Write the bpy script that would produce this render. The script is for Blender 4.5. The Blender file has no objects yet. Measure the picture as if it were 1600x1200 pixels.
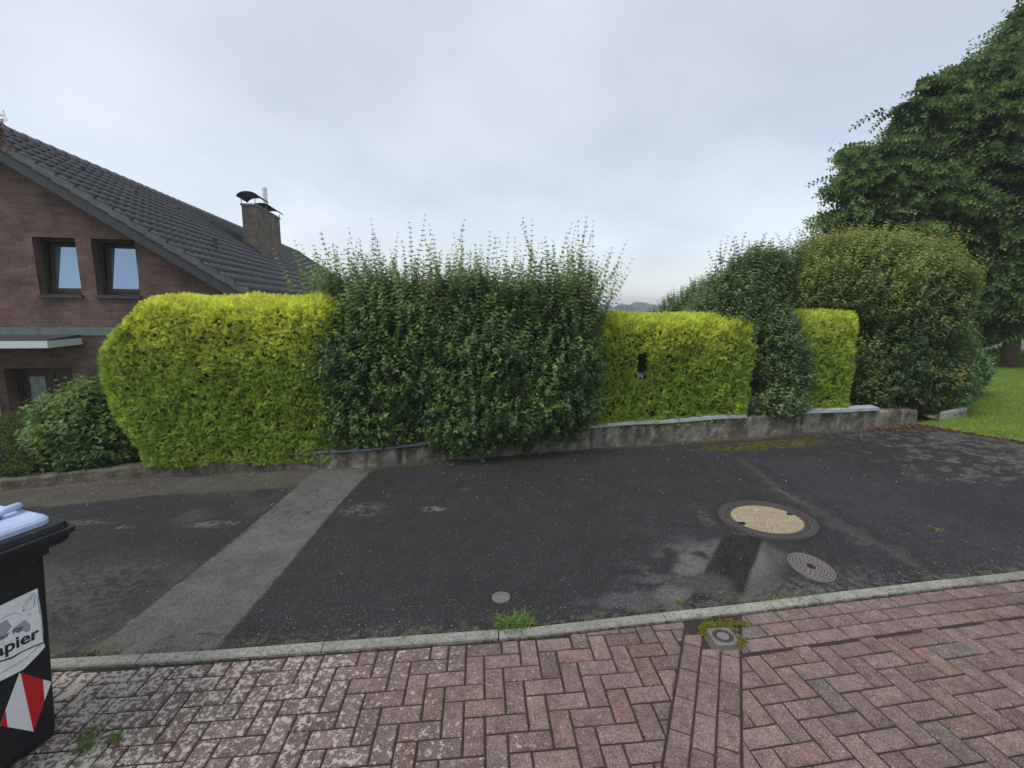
import bpy, math, random
import numpy as np
from mathutils import Matrix, Vector

random.seed(7)
rng = np.random.default_rng(11)
sc = bpy.context.scene
COL = sc.collection

# ------------------------------------------------------------------ camera
F_PX = 740.0; PITCH = math.atan(121 / F_PX); EYE = 1.85; ROLL = .009
GA, GB = .039, -.012                      # slope of the lane: up to the right, slightly down going away
_f = np.array([0, math.cos(PITCH), -math.sin(PITCH)])
_u0 = np.array([0, math.sin(PITCH), math.cos(PITCH)]); _x = np.array([1., 0, 0])
_r = math.cos(ROLL) * _x + math.sin(ROLL) * _u0
_u = math.cos(ROLL) * _u0 - math.sin(ROLL) * _x
EYEP = np.array([0, 0, EYE])
cam = bpy.data.cameras.new('camera'); co = bpy.data.objects.new('camera', cam); COL.objects.link(co)
cam.sensor_width = 36; cam.lens = F_PX / 1600 * 36; cam.clip_start = .05; cam.clip_end = 5000
M = Matrix([[_r[0], _u[0], -_f[0], 0], [_r[1], _u[1], -_f[1], 0], [_r[2], _u[2], -_f[2], EYE], [0, 0, 0, 1]])
co.matrix_world = M
sc.camera = co

def ray(x, y): return (x - 800) * _r - (y - 600) * _u + F_PX * _f
def at(x, y, Y):
    d = ray(x, y); return EYEP + d * Y / d[1]
def gp(x, y):
    d = ray(x, y); return EYEP + d * (EYE / (GA * d[0] + GB * d[1] - d[2]))

# ------------------------------------------------------------------ sky and sun (overcast)
SUN_EL, SUN_AZ = 56, -125                  # azimuth measured from +Y towards +X
w = bpy.data.worlds.new("World"); sc.world = w; w.use_nodes = True
nt = w.node_tree; nt.nodes.clear(); N = nt.nodes.new; Lk = nt.links.new
out = N('ShaderNodeOutputWorld'); addn = N('ShaderNodeAddShader')
sky = N('ShaderNodeTexSky'); sky.sky_type = 'NISHITA'; sky.sun_disc = False
sky.sun_elevation = math.radians(SUN_EL); sky.sun_rotation = math.radians(SUN_AZ)
b1 = N('ShaderNodeBackground'); b1.inputs[1].default_value = .05
Lk(sky.outputs[0], b1.inputs[0])
tc = N('ShaderNodeTexCoord'); sep = N('ShaderNodeSeparateXYZ'); Lk(tc.outputs['Generated'], sep.inputs[0])
def mth(op, a, b=None, c=None, tree=nt):
    n = tree.nodes.new('ShaderNodeMath'); n.operation = op
    for i, v in enumerate((a, b, c)):
        if v is None: continue
        if isinstance(v, (int, float)): n.inputs[i].default_value = v
        else: tree.links.new(v, n.inputs[i])
    return n.outputs[0]
zc = mth('ADD', mth('MAXIMUM', sep.outputs[2], 0), .35)
cmb = N('ShaderNodeCombineXYZ'); Lk(mth('DIVIDE', sep.outputs[0], zc), cmb.inputs[0]); Lk(mth('DIVIDE', sep.outputs[1], zc), cmb.inputs[1])
n1 = N('ShaderNodeTexNoise'); n1.inputs['Scale'].default_value = 1.35; n1.inputs['Detail'].default_value = 6; n1.inputs['Roughness'].default_value = .5; n1.inputs['Distortion'].default_value = .2
Lk(cmb.outputs[0], n1.inputs['Vector'])
cr = N('ShaderNodeValToRGB'); Lk(n1.outputs[0], cr.inputs[0])
cr.color_ramp.elements[0].position = .36; cr.color_ramp.elements[0].color = (.515, .53, .572, 1)
cr.color_ramp.elements[1].position = .66; cr.color_ramp.elements[1].color = (.71, .725, .745, 1)
# brighter thinning of the cloud low on the left and overall brighter upper left
def glow(px, py, power, amt, prev):
    d = ray(px, py); d = d / np.linalg.norm(d)
    vm = N('ShaderNodeVectorMath'); vm.operation = 'DOT_PRODUCT'; Lk(tc.outputs['Generated'], vm.inputs[0]); vm.inputs[1].default_value = tuple(d)
    g = mth('MULTIPLY', mth('POWER', mth('MAXIMUM', vm.outputs['Value'], 0), power), amt)
    mx = N('ShaderNodeMix'); mx.data_type = 'RGBA'; mx.blend_type = 'MIX'; Lk(g, mx.inputs[0]); Lk(prev, mx.inputs[6]); mx.inputs[7].default_value = (.98, .99, 1.0, 1)
    return mx.outputs[2]
c = glow(160, 110, 140, .42, cr.outputs[0]); c = glow(-200, 200, 8, .08, c)
b2 = N('ShaderNodeBackground'); b2.inputs[1].default_value = .735; Lk(c, b2.inputs[0])
Lk(b1.outputs[0], addn.inputs[0]); Lk(b2.outputs[0], addn.inputs[1]); Lk(addn.outputs[0], out.inputs[0])

sl = bpy.data.lights.new('sun', 'SUN'); sl.energy = 1.5; sl.angle = math.radians(30); sl.color = (1, .97, .92)
so = bpy.data.objects.new('sun', sl); COL.objects.link(so)
el, az = math.radians(SUN_EL), math.radians(SUN_AZ)
sd = Vector((math.sin(az) * math.cos(el), math.cos(az) * math.cos(el), math.sin(el)))
so.rotation_euler = sd.to_track_quat('Z', 'Y').to_euler()
sc.view_settings.view_transform = 'Standard'; sc.view_settings.look = 'None'
sc.view_settings.exposure = .37; sc.view_settings.gamma = 1
sc.cycles.max_bounces = 5; sc.cycles.diffuse_bounces = 3; sc.cycles.transmission_bounces = 3; sc.cycles.volume_bounces = 0

# ------------------------------------------------------------------ helpers
def smooth(a, b, x):
    t = np.clip((x - a) / (b - a), 0, 1); return t * t * (3 - 2 * t)
def hsh(ix, iy, iz, seed):
    h = (ix.astype(np.int64) * 374761393 + iy.astype(np.int64) * 668265263 + iz.astype(np.int64) * 2147483647 + seed * 974634777) & 0xffffffff
    h = ((h ^ (h >> 13)) * 1274126177) & 0xffffffff
    h = ((h ^ (h >> 16)) * 2246822519) & 0xffffffff
    return ((h ^ (h >> 15)) & 0xffffff) / float(0xffffff)
def vnoise(p, s, seed=0):
    p = np.asarray(p, float) * s
    if p.shape[1] == 2: p = np.c_[p, np.zeros(len(p))]
    i = np.floor(p).astype(np.int64); f = p - i; f = f * f * (3 - 2 * f); r = 0
    for dx in (0, 1):
        for dy in (0, 1):
            for dz in (0, 1):
                wgt = (f[:, 0] if dx else 1 - f[:, 0]) * (f[:, 1] if dy else 1 - f[:, 1]) * (f[:, 2] if dz else 1 - f[:, 2])
                r = r + wgt * hsh(i[:, 0] + dx, i[:, 1] + dy, i[:, 2] + dz, seed)
    return r
def fbm(p, s, o=4, seed=0):
    r = 0; a = 1; t = 0
    for k in range(o):
        r = r + a * vnoise(p, s * 2 ** k, seed + k * 17); t += a; a *= .5
    return r / t

def setcol(me, cols, name='Col'):
    a = me.attributes.new(name, 'FLOAT_COLOR', 'POINT')
    c4 = np.ones((len(cols), 4), np.float32); c4[:, :3] = cols; a.data.foreach_set('color', c4.ravel())
def mesh_np(name, V, Fc, mat, parent=None, cols=None, smoothf=False):
    """V (n,3), Fc (m,k)"""
    V = np.asarray(V, np.float32); Fc = np.asarray(Fc, np.int32)
    me = bpy.data.meshes.new(name); me.vertices.add(len(V)); me.vertices.foreach_set('co', V.ravel())
    k = Fc.shape[1]; me.loops.add(Fc.size); me.loops.foreach_set('vertex_index', Fc.ravel())
    me.polygons.add(len(Fc)); me.polygons.foreach_set('loop_start', np.arange(0, Fc.size, k, dtype=np.int32))
    me.update(calc_edges=True)
    if smoothf: me.polygons.foreach_set('use_smooth', np.ones(len(Fc), bool))
    if cols is not None: setcol(me, cols)
    me.materials.append(mat)
    o = bpy.data.objects.new(name, me); COL.objects.link(o)
    if parent: o.parent = parent
    return o
class MB:
    """collects polygons for one mesh object"""
    def __init__(s): s.v = []; s.f = []; s.c = []
    def poly(s, pts):
        n = len(s.v); s.v += [tuple(p) for p in pts]; s.f.append(list(range(n, n + len(pts))))
    def box(s, a, b, M=None):
        x0, y0, z0 = a; x1, y1, z1 = b
        P = [(x0, y0, z0), (x1, y0, z0), (x1, y1, z0), (x0, y1, z0), (x0, y0, z1), (x1, y0, z1), (x1, y1, z1), (x0, y1, z1)]
        s.hexa(P, M)
    def hexa(s, P, M=None):
        if M: P = [tuple(M @ Vector(p)) for p in P]
        n = len(s.v); s.v += P
        s.f += [[n + i for i in q] for q in ((0, 3, 2, 1), (4, 5, 6, 7), (0, 1, 5, 4), (1, 2, 6, 5), (2, 3, 7, 6), (3, 0, 4, 7))]
    def tube(s, pts, rad, n=8, cap=True):
        pts = [Vector(p) for p in pts]; rad = rad if isinstance(rad, (list, tuple)) else [rad] * len(pts)
        rings = []
        for i, p in enumerate(pts):
            d = (pts[min(i + 1, len(pts) - 1)] - pts[max(i - 1, 0)]).normalized()
            a = d.orthogonal().normalized() if i == 0 else (ax - d * ax.dot(d)).normalized()
            ax = a; b = d.cross(a)
            rings.append(len(s.v))
            for k in range(n):
                t = 2 * math.pi * k / n; q = p + (a * math.cos(t) + b * math.sin(t)) * rad[i]; s.v.append(tuple(q))
        for i in range(len(pts) - 1):
            for k in range(n):
                s.f.append([rings[i] + k, rings[i] + (k + 1) % n, rings[i + 1] + (k + 1) % n, rings[i + 1] + k])
        if cap:
            s.f.append([rings[0] + k for k in range(n)][::-1]); s.f.append([rings[-1] + k for k in range(n)])
    def loft(s, rings, cap=True):
        n = len(rings[0]); b = len(s.v)
        for r in rings: s.v += [tuple(p) for p in r]
        for i in range(len(rings) - 1):
            for k in range(n): s.f.append([b + i * n + k, b + i * n + (k + 1) % n, b + (i + 1) * n + (k + 1) % n, b + (i + 1) * n + k])
        if cap: s.f.append([b + k for k in range(n)][::-1]); s.f.append([b + (len(rings) - 1) * n + k for k in range(n)])
    def build(s, name, mat, parent=None, sm=False, bevel=0, cols=None, uv=False):
        me = bpy.data.meshes.new(name); me.from_pydata(s.v, [], s.f); me.materials.append(mat); me.update()
        if sm: me.polygons.foreach_set('use_smooth', [True] * len(me.polygons))
        if cols is not None: setcol(me, np.array(cols))
        if uv:
            ul = me.uv_layers.new(name='uv')
            for p in me.polygons:
                nx, ny, nz = p.normal
                for li in p.loop_indices:
                    q = me.vertices[me.loops[li].vertex_index].co
                    ul.data[li].uv = (q.y, q.z) if abs(nx) > max(abs(ny), abs(nz)) else ((q.x, q.z) if abs(ny) > abs(nz) else (q.x, q.y))
        o = bpy.data.objects.new(name, me); COL.objects.link(o)
        if parent: o.parent = parent
        if bevel:
            m = o.modifiers.new('b', 'BEVEL'); m.width = bevel; m.segments = 2; m.limit_method = 'ANGLE'
        return o
def tag(o, label=None, cat=None, group=None, kind=None):
    if label: o['label'] = label
    if cat: o['category'] = cat
    if group: o['group'] = group
    if kind: o['kind'] = kind
    return o
def empty(name, loc=(0, 0, 0), rz=0):
    o = bpy.data.objects.new(name, None); COL.objects.link(o); o.location = loc; o.rotation_euler = (0, 0, rz); o.empty_display_size = .2
    return o

# ------------------------------------------------------------------ materials
def mat(name, col=(.5, .5, .5), rough=.7, metal=0, spec=.5, noise=None, bump=None, attr=False, mixes=(), coords='Object', transl=0):
    """noise=(scale, amount): value variation; mixes=[(scale, lo, hi, colour, detail)]: blotches; bump=(scale, strength)"""
    m = bpy.data.materials.new(name); m.use_nodes = True; t = m.node_tree; n = t.nodes; l = t.links
    p = n['Principled BSDF']; p.inputs['Roughness'].default_value = rough; p.inputs['Metallic'].default_value = metal
    p.inputs['Specular IOR Level'].default_value = spec
    co_ = n.new('ShaderNodeTexCoord').outputs[coords]
    if attr:
        a = n.new('ShaderNodeAttribute'); a.attribute_name = 'Col'; cur = a.outputs['Color']
    else:
        rgb = n.new('ShaderNodeRGB'); rgb.outputs[0].default_value = (*col, 1); cur = rgb.outputs[0]
    def nz(scale, det=3, rgh=.6):
        x = n.new('ShaderNodeTexNoise'); x.inputs['Scale'].default_value = scale; x.inputs['Detail'].default_value = det; x.inputs['Roughness'].default_value = rgh
        l.new(co_, x.inputs['Vector']); return x.outputs[0]
    for mx_ in mixes:
        s_, lo, hi, c_, det = mx_
        r = n.new('ShaderNodeMapRange'); r.inputs[1].default_value = lo; r.inputs[2].default_value = hi; l.new(nz(s_, det), r.inputs[0])
        mx = n.new('ShaderNodeMix'); mx.data_type = 'RGBA'; l.new(r.outputs[0], mx.inputs[0]); l.new(cur, mx.inputs[6]); mx.inputs[7].default_value = (*c_, 1); cur = mx.outputs[2]
    if noise:
        for s_, a_ in (noise if isinstance(noise[0], (list, tuple)) else [noise]):
            r = n.new('ShaderNodeMapRange'); r.inputs[1].default_value = .25; r.inputs[2].default_value = .75; r.inputs[3].default_value = 1 - a_; r.inputs[4].default_value = 1 + a_
            l.new(nz(s_, 4), r.inputs[0])
            mx = n.new('ShaderNodeMix'); mx.data_type = 'RGBA'; mx.blend_type = 'MULTIPLY'; mx.inputs[0].default_value = 1
            l.new(cur, mx.inputs[6]); l.new(r.outputs[0], mx.inputs[7]); cur = mx.outputs[2]
    l.new(cur, p.inputs['Base Color'])
    if bump:
        b = n.new('ShaderNodeBump'); b.inputs['Strength'].default_value = bump[1]; b.inputs['Distance'].default_value = bump[2] if len(bump) > 2 else .01
        l.new(nz(bump[0], 4), b.inputs['Height']); l.new(b.outputs[0], p.inputs['Normal'])
    if transl:
        tr = n.new('ShaderNodeBsdfTranslucent'); l.new(cur, tr.inputs[0]); ms = n.new('ShaderNodeMixShader'); ms.inputs[0].default_value = transl
        o_ = n['Material Output']; l.new(p.outputs[0], ms.inputs[1]); l.new(tr.outputs[0], ms.inputs[2]); l.new(ms.outputs[0], o_.inputs[0])
    return m
M_ASPH = mat('asphalt', attr=True, rough=.85, spec=.22, noise=[(70, .35), (190, .75), (3, .12)], mixes=[(170, .66, .73, (.24, .23, .21), 1)], bump=(160, .9, .006))
M_PAVER = mat('paver', attr=True, rough=.85, spec=.3, noise=[(150, .75), (24, .32), (7, .2)], mixes=[(120, .64, .74, (.36, .32, .28), 1), (110, .33, .24, (.05, .035, .03), 1)], bump=(220, .7, .004))
M_JOINT = mat('joint_sand', (.032, .024, .019), .95, mixes=[(3, .62, .75, (.04, .05, .016), 3)], noise=(60, .4), bump=(90, .5, .01))
M_KERB = mat('kerb_concrete', attr=True, rough=.85, noise=[(110, .5), (12, .28)], mixes=[(45, .52, .70, (.12, .12, .085), 4), (6, .58, .75, (.10, .10, .06), 4)], bump=(150, .4, .004))
M_WALL = mat('wall_concrete', attr=True, rough=.9, noise=[(14, .4), (70, .45)], mixes=[(4, .55, .70, (.075, .085, .035), 5), (50, .62, .72, (.34, .33, .28), 3)], bump=(26, .7, .02))
M_SLATE = mat('slate_coping', (.12, .135, .14), .6, noise=[(12, .3), (60, .15)], bump=(20, .3, .01))
M_WCOP = mat('pale_coping', (.40, .43, .45), .7, noise=[(8, .3), (60, .25)], mixes=[(9, .55, .72, (.16, .16, .13), 4)], bump=(40, .4, .01))
M_SOIL = mat('soil', (.06, .042, .03), .95, noise=[(12, .5), (60, .4)], mixes=[(5, .5, .7, (.045, .055, .02), 4)], bump=(40, .9, .03))
M_LEAF = mat('leaf', attr=True, rough=.55, spec=.28, transl=.42)
M_HLEAF = mat('conifer_leaf', attr=True, rough=.65, spec=.2, transl=.45)
M_GLEAF = mat('glossy_leaf', attr=True, rough=.35, spec=.5, transl=.15)
M_TWIG_SHADE = mat('twig_shade', (.022, .018, .012), .9, noise=(30, .4))  # thin stems, and filler cores whose dark colour stands in for inner shade
M_BARK = mat('bark', (.12, .085, .065), .9, noise=[(6, .4), (40, .4)], bump=(25, .9, .03))
M_GRASSBL = mat('grass_blade', attr=True, rough=.6, spec=.25, transl=.3)
M_IRON = mat('cast_iron', (.105, .09, .088), .6, metal=.35, noise=[(60, .3)], mixes=[(25, .55, .7, (.10, .07, .055), 3)], bump=(180, .4, .003))
M_IRON2 = mat('cast_iron_ribs', (.23, .205, .195), .55, metal=.35, noise=[(90, .3)], bump=(200, .3, .002))
M_AGG = mat('washed_aggregate', (.32, .26, .16), .9, noise=[(85, .6), (200, .5), (6, .15)], mixes=[(120, .58, .66, (.55, .49, .37), 1), (100, .40, .32, (.16, .11, .06), 1)], bump=(220, .9, .006))
M_DARK = mat('black_gap', (.01, .01, .01), .9)
M_DRAIN = mat('grey_plastic', (.17, .155, .158), .65, noise=[(50, .12)])

def brick_mat(name, c1, c2, mortar, sx=1.0):
    m = bpy.data.materials.new(name); m.use_nodes = True; t = m.node_tree; n = t.nodes; l = t.links; p = n['Principled BSDF']
    uv = n.new('ShaderNodeUVMap').outputs[0]
    b = n.new('ShaderNodeTexBrick'); l.new(uv, b.inputs['Vector']); b.inputs['Color1'].default_value = (*c1, 1); b.inputs['Color2'].default_value = (*c2, 1); b.inputs['Mortar'].default_value = (*mortar, 1)
    b.inputs['Scale'].default_value = 1; b.inputs['Brick Width'].default_value = .25; b.inputs['Row Height'].default_value = .0833; b.inputs['Mortar Size'].default_value = .006; b.inputs['Mortar Smooth'].default_value = .3; b.inputs['Bias'].default_value = 0
    nz = n.new('ShaderNodeTexNoise'); nz.inputs['Scale'].default_value = 2.2; nz.inputs['Detail'].default_value = 6; l.new(uv, nz.inputs['Vector'])
    r = n.new('ShaderNodeMapRange'); r.inputs[1].default_value = .3; r.inputs[2].default_value = .7; r.inputs[3].default_value = .62; r.inputs[4].default_value = 1.3; l.new(nz.outputs[0], r.inputs[0])
    mx = n.new('ShaderNodeMix'); mx.data_type = 'RGBA'; mx.blend_type = 'MULTIPLY'; mx.inputs[0].default_value = 1; l.new(b.outputs[0], mx.inputs[6]); l.new(r.outputs[0], mx.inputs[7])
    n3 = n.new('ShaderNodeTexNoise'); n3.inputs['Scale'].default_value = 30; n3.inputs['Detail'].default_value = 3; l.new(uv, n3.inputs['Vector'])
    r3 = n.new('ShaderNodeMapRange'); r3.inputs[1].default_value = .3; r3.inputs[2].default_value = .7; r3.inputs[3].default_value = .7; r3.inputs[4].default_value = 1.3; l.new(n3.outputs[0], r3.inputs[0])
    m2 = n.new('ShaderNodeMix'); m2.data_type = 'RGBA'; m2.blend_type = 'MULTIPLY'; m2.inputs[0].default_value = 1; l.new(mx.outputs[2], m2.inputs[6]); l.new(r3.outputs[0], m2.inputs[7])
    l.new(m2.outputs[2], p.inputs['Base Color']); p.inputs['Roughness'].default_value = .9
    bp = n.new('ShaderNodeBump'); bp.inputs['Strength'].default_value = .6; bp.inputs['Distance'].default_value = .01; bp.invert = True; l.new(b.outputs['Fac'], bp.inputs['Height']); l.new(bp.outputs[0], p.inputs['Normal'])
    return m
M_BRICK = brick_mat('house_brick', (.175, .102, .086), (.112, .070, .060), (.145, .115, .10))
M_CBRICK = brick_mat('chimney_brick', (.15, .115, .09), (.10, .08, .065), (.16, .14, .12))
M_TILE = mat('roof_tile', (.095, .092, .10), .5, spec=.5, noise=[(3, .25), (40, .25), (11, .2)], mixes=[(1.2, .58, .75, (.11, .105, .085), 4)])
M_TRIM = mat('dark_trim', (.045, .045, .052), .6, noise=[(10, .25)])
M_WOOD = mat('dark_wood', (.035, .022, .016), .55, noise=[(15, .3)])
M_ZINC = mat('zinc_flashing', (.16, .18, .19), .5, metal=.3, noise=[(4, .3), (25, .15)])
M_WHITE = mat('white_board', (.62, .66, .68), .5, noise=[(3, .08)])
M_STEEL = mat('steel_flue', (.55, .56, .58), .3, metal=.9)
M_GLASS = mat('window_glass', (.32, .42, .52), .04, metal=.75)
M_DGLASS = mat('door_glass', (.22, .23, .24), .2, noise=[(8, .4)])

# ------------------------------------------------------------------ ground levels
WALL = np.array([(-14, 3.6, -.46), (-9, 4.55, -.28), (-5.84, 5.14, -.175), (-4.97, 5.40, -.125), (-4.15, 5.49, -.075), (-2.93, 5.62, .0),
                 (-2.04, 5.62, .05), (-.81, 5.81, .13), (.87, 6.13, .245), (2.69, 6.41, .31), (4.68, 6.72, .375), (6.1, 6.93, .37)])
KERB = np.array([(-14, 2.7), (-6, 2.36), (-2.84, 2.344), (-1.70, 2.391), (-.92, 2.449), (.094, 2.519), (.776, 2.608), (1.35, 2.677), (2.05, 2.779), (2.75, 2.876), (3.48, 2.971), (6, 3.42), (9, 4.3), (14, 6.4)])
def wally(x): return np.interp(x, WALL[:, 0], WALL[:, 1])
def kerby(x): return np.interp(x, KERB[:, 0], KERB[:, 1])
EDGE = np.array([(6.15, 6.95), (6.3, 6.6), (6.45, 6.2), (6.75, 5.8), (7.6, 5.5), (9, 5.8), (14, 8.0)])
def topy(x): return np.where(x < 6.15, wally(x), np.interp(x, EDGE[:, 0], EDGE[:, 1]))
def plane(x, y): return GA * x + GB * y
def ground(x, y):
    x = np.asarray(x, float); y = np.asarray(y, float)
    b = GA * np.clip(x, -9, 15) + GB * np.clip(y, -6, 22)
    s = y - wally(x) - 1.3
    wx = 1 - smooth(4.5, 9, x)
    z = b - .03 + .05 * smooth(0, .2, y - topy(x)) * smooth(6.0, 6.4, x)
    z = z + (-1.5 - z) * smooth(0, 2.4, s) * wx
    z = z + (-3.0 - z) * smooth(20, 120, np.hypot(x, np.maximum(y, 0)))
    return z

def nonuni(fine0, fine1, step, far, grow=1.25):
    a = list(np.arange(fine0, fine1 + 1e-6, step)); s = step
    while a[-1] < far: s *= grow; a.append(a[-1] + s)
    s = step
    while a[0] > -far: s *= grow; a.insert(0, a[0] - s)
    return np.array(a)
def grid(xs, ys, zf):
    X, Y = np.meshgrid(xs, ys); nx, ny = len(xs), len(ys)
    V = np.c_[X.ravel(), Y.ravel(), zf(X.ravel(), Y.ravel())]
    i = np.arange(nx - 1)[None, :] + nx * np.arange(ny - 1)[:, None]; i = i.ravel()
    return V, np.c_[i, i + 1, i + nx + 1, i + nx]
M_GROUND = mat('lawn_and_fields', (.13, .20, .035), .95, noise=[(.8, .25), (7, .25), (60, .4)], mixes=[(1.1, .5, .72, (.13, .17, .03), 4)], bump=(60, .8, .03), coords='Object')
V, Fq = grid(nonuni(-10, 16, .25, 800), nonuni(-2, 24, .25, 800), ground)
tag(mesh_np('ground', V, Fq, M_GROUND, smoothf=True), kind='structure')

# ------------------------------------------------------------------ road
nx, ny = 820, 230
xs = np.r_[np.linspace(-14, -6.02, 60), np.linspace(-6, 7.5, nx), np.linspace(7.6, 14, 40)]
T_ = np.linspace(0, 1, ny)
X = np.repeat(xs[None, :], ny, 0); Y = kerby(X) + .0 + (topy(X) + .03 - kerby(X)) * T_[:, None]
X = X.ravel(); Y = Y.ravel(); P2 = np.c_[X, Y]
nb = fbm(P2, 1.3, 4, 1); nf = fbm(P2, 9, 4, 5); nv = fbm(P2, 34, 3, 9)
base = np.array([.029, .0285, .030])
C_ = base[None] * (.8 + .4 * nb)[:, None] * (.8 + .4 * nf)[:, None]
def lay(mask, col): 
    global C_
    mask = np.clip(mask, 0, 1)[:, None]; C_ = C_ * (1 - mask) + np.array(col)[None] * mask * (.75 + .5 * nv)[:, None] * (.8 + .4 * nf)[:, None]
def seg(px, py, qx, qy):
    dx, dy = qx - px, qy - py; t = np.clip(((X - px) * dx + (Y - py) * dy) / (dx * dx + dy * dy), 0, 1)
    return np.hypot(X - px - t * dx, Y - py - t * dy), t
def blob(cx, cy, rx, ry, ang=0, e=.5):
    c, s = math.cos(ang), math.sin(ang); u = ((X - cx) * c + (Y - cy) * s) / rx; v = (-(X - cx) * s + (Y - cy) * c) / ry
    return smooth(1 + e, 1 - e, np.hypot(u, v) + (nf - .5) * 1.5 + (nv - .5) * .5)
# old pale asphalt along the wall on the left, and the pale repaired strip that crosses the lane
bandy = np.interp(X, [-14, -5.4, -4.78, -3.94, -2.3], [4.0, 4.69, 4.63, 4.87, 5.0])
lay(smooth(-.02, .02, Y - bandy - (nf - .5) * .08) * (X < -2.2), (.075, .067, .054))
lx = -2.385 + .02 * np.sin(Y * 2.1); rx_ = -1.70 - .02 * np.sin(Y * 1.7)
inside = smooth(-.006, .006, X - lx) * smooth(-.006, .006, rx_ - X + (nv - .5) * .012)
lay(inside * (1 - .25 * nb), (.118, .115, .111)); 
lay(inside * smooth(.45, .7, nb) * .5, (.085, .083, .08))
lay(smooth(.016, .006, np.abs(X - lx)) * (Y < 5.02), (.035, .034, .03))
lay(smooth(.010, .003, np.abs(X - rx_)) * .5, (.03, .03, .03))
lay(smooth(.03, .01, np.abs(X - lx - .02)) * smooth(.5, .62, nv) * (Y < 4.3), (.13, .12, .09))
# worn gravelly spots
for (cx, cy, a, b, s) in ((-.73, 4.31, .13, .06, .9), (-1.45, 4.34, .22, .13, .5), (-2.75, 4.1, .26, .07, .6), (-4.0, 4.2, .22, .04, .7), (-3.55, 4.1, .09, .04, .8), (-4.3, 4.25, .3, .05, .4), (-.5, 4.8, .06, .03, .5)):
    lay(blob(cx, cy, a, b) * s * smooth(.38, .6, nv), (.17, .16, .145))

# left lower corner, mossy and worn
lay(smooth(.45, .62, nb) * (X < -2.4) * .45, (.085, .08, .066))
lay(smooth(.35, 0, Y - kerby(X)) * (X < -2.2) * smooth(.35, .6, nf), (.075, .07, .045))
lay(blob(-3.0, 3.0, .5, .5) * .4 * smooth(.4, .55, nv), (.11, .10, .08))
# trench repair between the large cover and the kerb with pale worn asphalt both sides
def quad(pts, e=.015):
    m = np.ones_like(X)
    for i in range(len(pts)):
        (x0, y0), (x1, y1) = pts[i], pts[(i + 1) % len(pts)]; L = math.hypot(x1 - x0, y1 - y0)
        m = m * smooth(-e, e, ((x1 - x0) * (Y - y0) - (y1 - y0) * (X - x0)) / L + (nf - .5) * .02)
    return m
lay(blob(1.20, 3.10, .22, .50, -.5) * .75 * smooth(.35, .55, nf), (.12, .12, .117)); lay(blob(1.0, 3.0, .35, .3, -.5) * .4 * smooth(.35, .6, nf) * smooth(.3, .6, nv), (.10, .10, .10))
lay(blob(1.78, 3.25, .12, .30, -.4) * .8, (.145, .145, .14))
lay(blob(1.85, 2.85, .3, .12, .1) * .55 * smooth(.3, .55, nv), (.11, .11, .105))
lay(blob(1.72, 3.98, .07, .20) * .45 * smooth(.35, .6, nv), (.11, .11, .107))
lay(blob(2.3, 2.95, .35, .12, .2) * .4 * smooth(.35, .6, nv), (.11, .11, .105))
lay(blob(.75, 2.78, .25, .08, .1) * .5, (.12, .12, .12))
def gq(*p): return [tuple(gp(*q)[:2]) for q in p]
lay(quad(gq((1040, 950), (1078, 932), (1132, 842), (1085, 850), (1030, 905))[::1], .05) * .7 * smooth(.2, .5, nf) * smooth(.1, .45, nv), (.115, .115, .112))
lay(quad(gq((1152, 948), (1195, 930), (1238, 868), (1192, 850)), .05) * .55 * smooth(.25, .55, nf) * smooth(.1, .45, nv), (.11, .11, .107))
lay(quad(gq((1068, 952), (1152, 950), (1196, 836), (1132, 836)), .012), (.020, .0165, .0155))
cb = gp(1112, 918); lay(blob(cb[0], cb[1], .13, .17, -.3) * .85, (.070, .066, .063))
# diagonal worn line and dark repair band to its right
d, t = seg(2.80, 5.6, 2.72, 4.6); lay(smooth(.08, .01, d + (nf - .5) * .16) * .4, (.085, .085, .082))
d, t = seg(2.70, 4.5, 2.86, 3.15); lay(smooth(.13, .0, d + (nf - .5) * .34 + (nv - .5) * .1) * .62 * (.5 + .5 * smooth(.35, .6, nb)), (.115, .113, .108))
lay(quad([(3.0, 2.9), (3.85, 3.0), (3.7, 5.6), (2.95, 5.4)], .03) * .6, (.040, .040, .043))
lay(smooth(.02, .006, np.abs(X - 3.86 + .06 * (Y - 3))) * (Y < 5.6) * .5, (.03, .03, .03))
cn = np.abs(fbm(P2, 1.1, 4, 77) - .5); lay(smooth(.0035, .0008, cn) * .75 * smooth(.45, .6, fbm(P2, .6, 2, 78)), (.018, .017, .016))
lay(smooth(.02, .005, np.abs(Y - (3.5 + .25 * np.sin(X * 1.3)) ) + (nf - .5) * .03) * smooth(.5, .7, nb) * .3, (.07, .07, .07))
# rough pale surface on the far right, moss and dirt along the wall
lay(smooth(.42, .60, nf + .25 * smooth(4.5, 6.5, X) - .12) * smooth(3.6, 5.2, X) * smooth(3.9, 4.9, Y) * .75 * smooth(.3, .6, nv), (.125, .12, .105))
lay(smooth(.50, .10, topy(X) - Y + (nf - .5) * .3) * .7 * (X > -1.8), (.045, .038, .026))
lay(smooth(.14, .03, topy(X) - Y + (nf - .5) * .1) * .8, (.10, .085, .06))
lay(blob(3.45, 6.1, .7, .16, .12) * smooth(.42, .58, nv) * .8, (.13, .125, .03))
lay(blob(2.6, 6.0, .4, .10, .12) * smooth(.45, .6, nv) * .5, (.11, .105, .03))
lay(smooth(.16, .02, Y - kerby(X) + (nf - .5) * .12) * smooth(.45, .6, nv) * .6, (.12, .115, .09))
Z = plane(X, Y) + (nb - .5) * .008 + (nf - .5) * .003
i = (np.arange(len(xs) - 1)[None, :] + len(xs) * np.arange(ny - 1)[:, None]).ravel()
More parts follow.
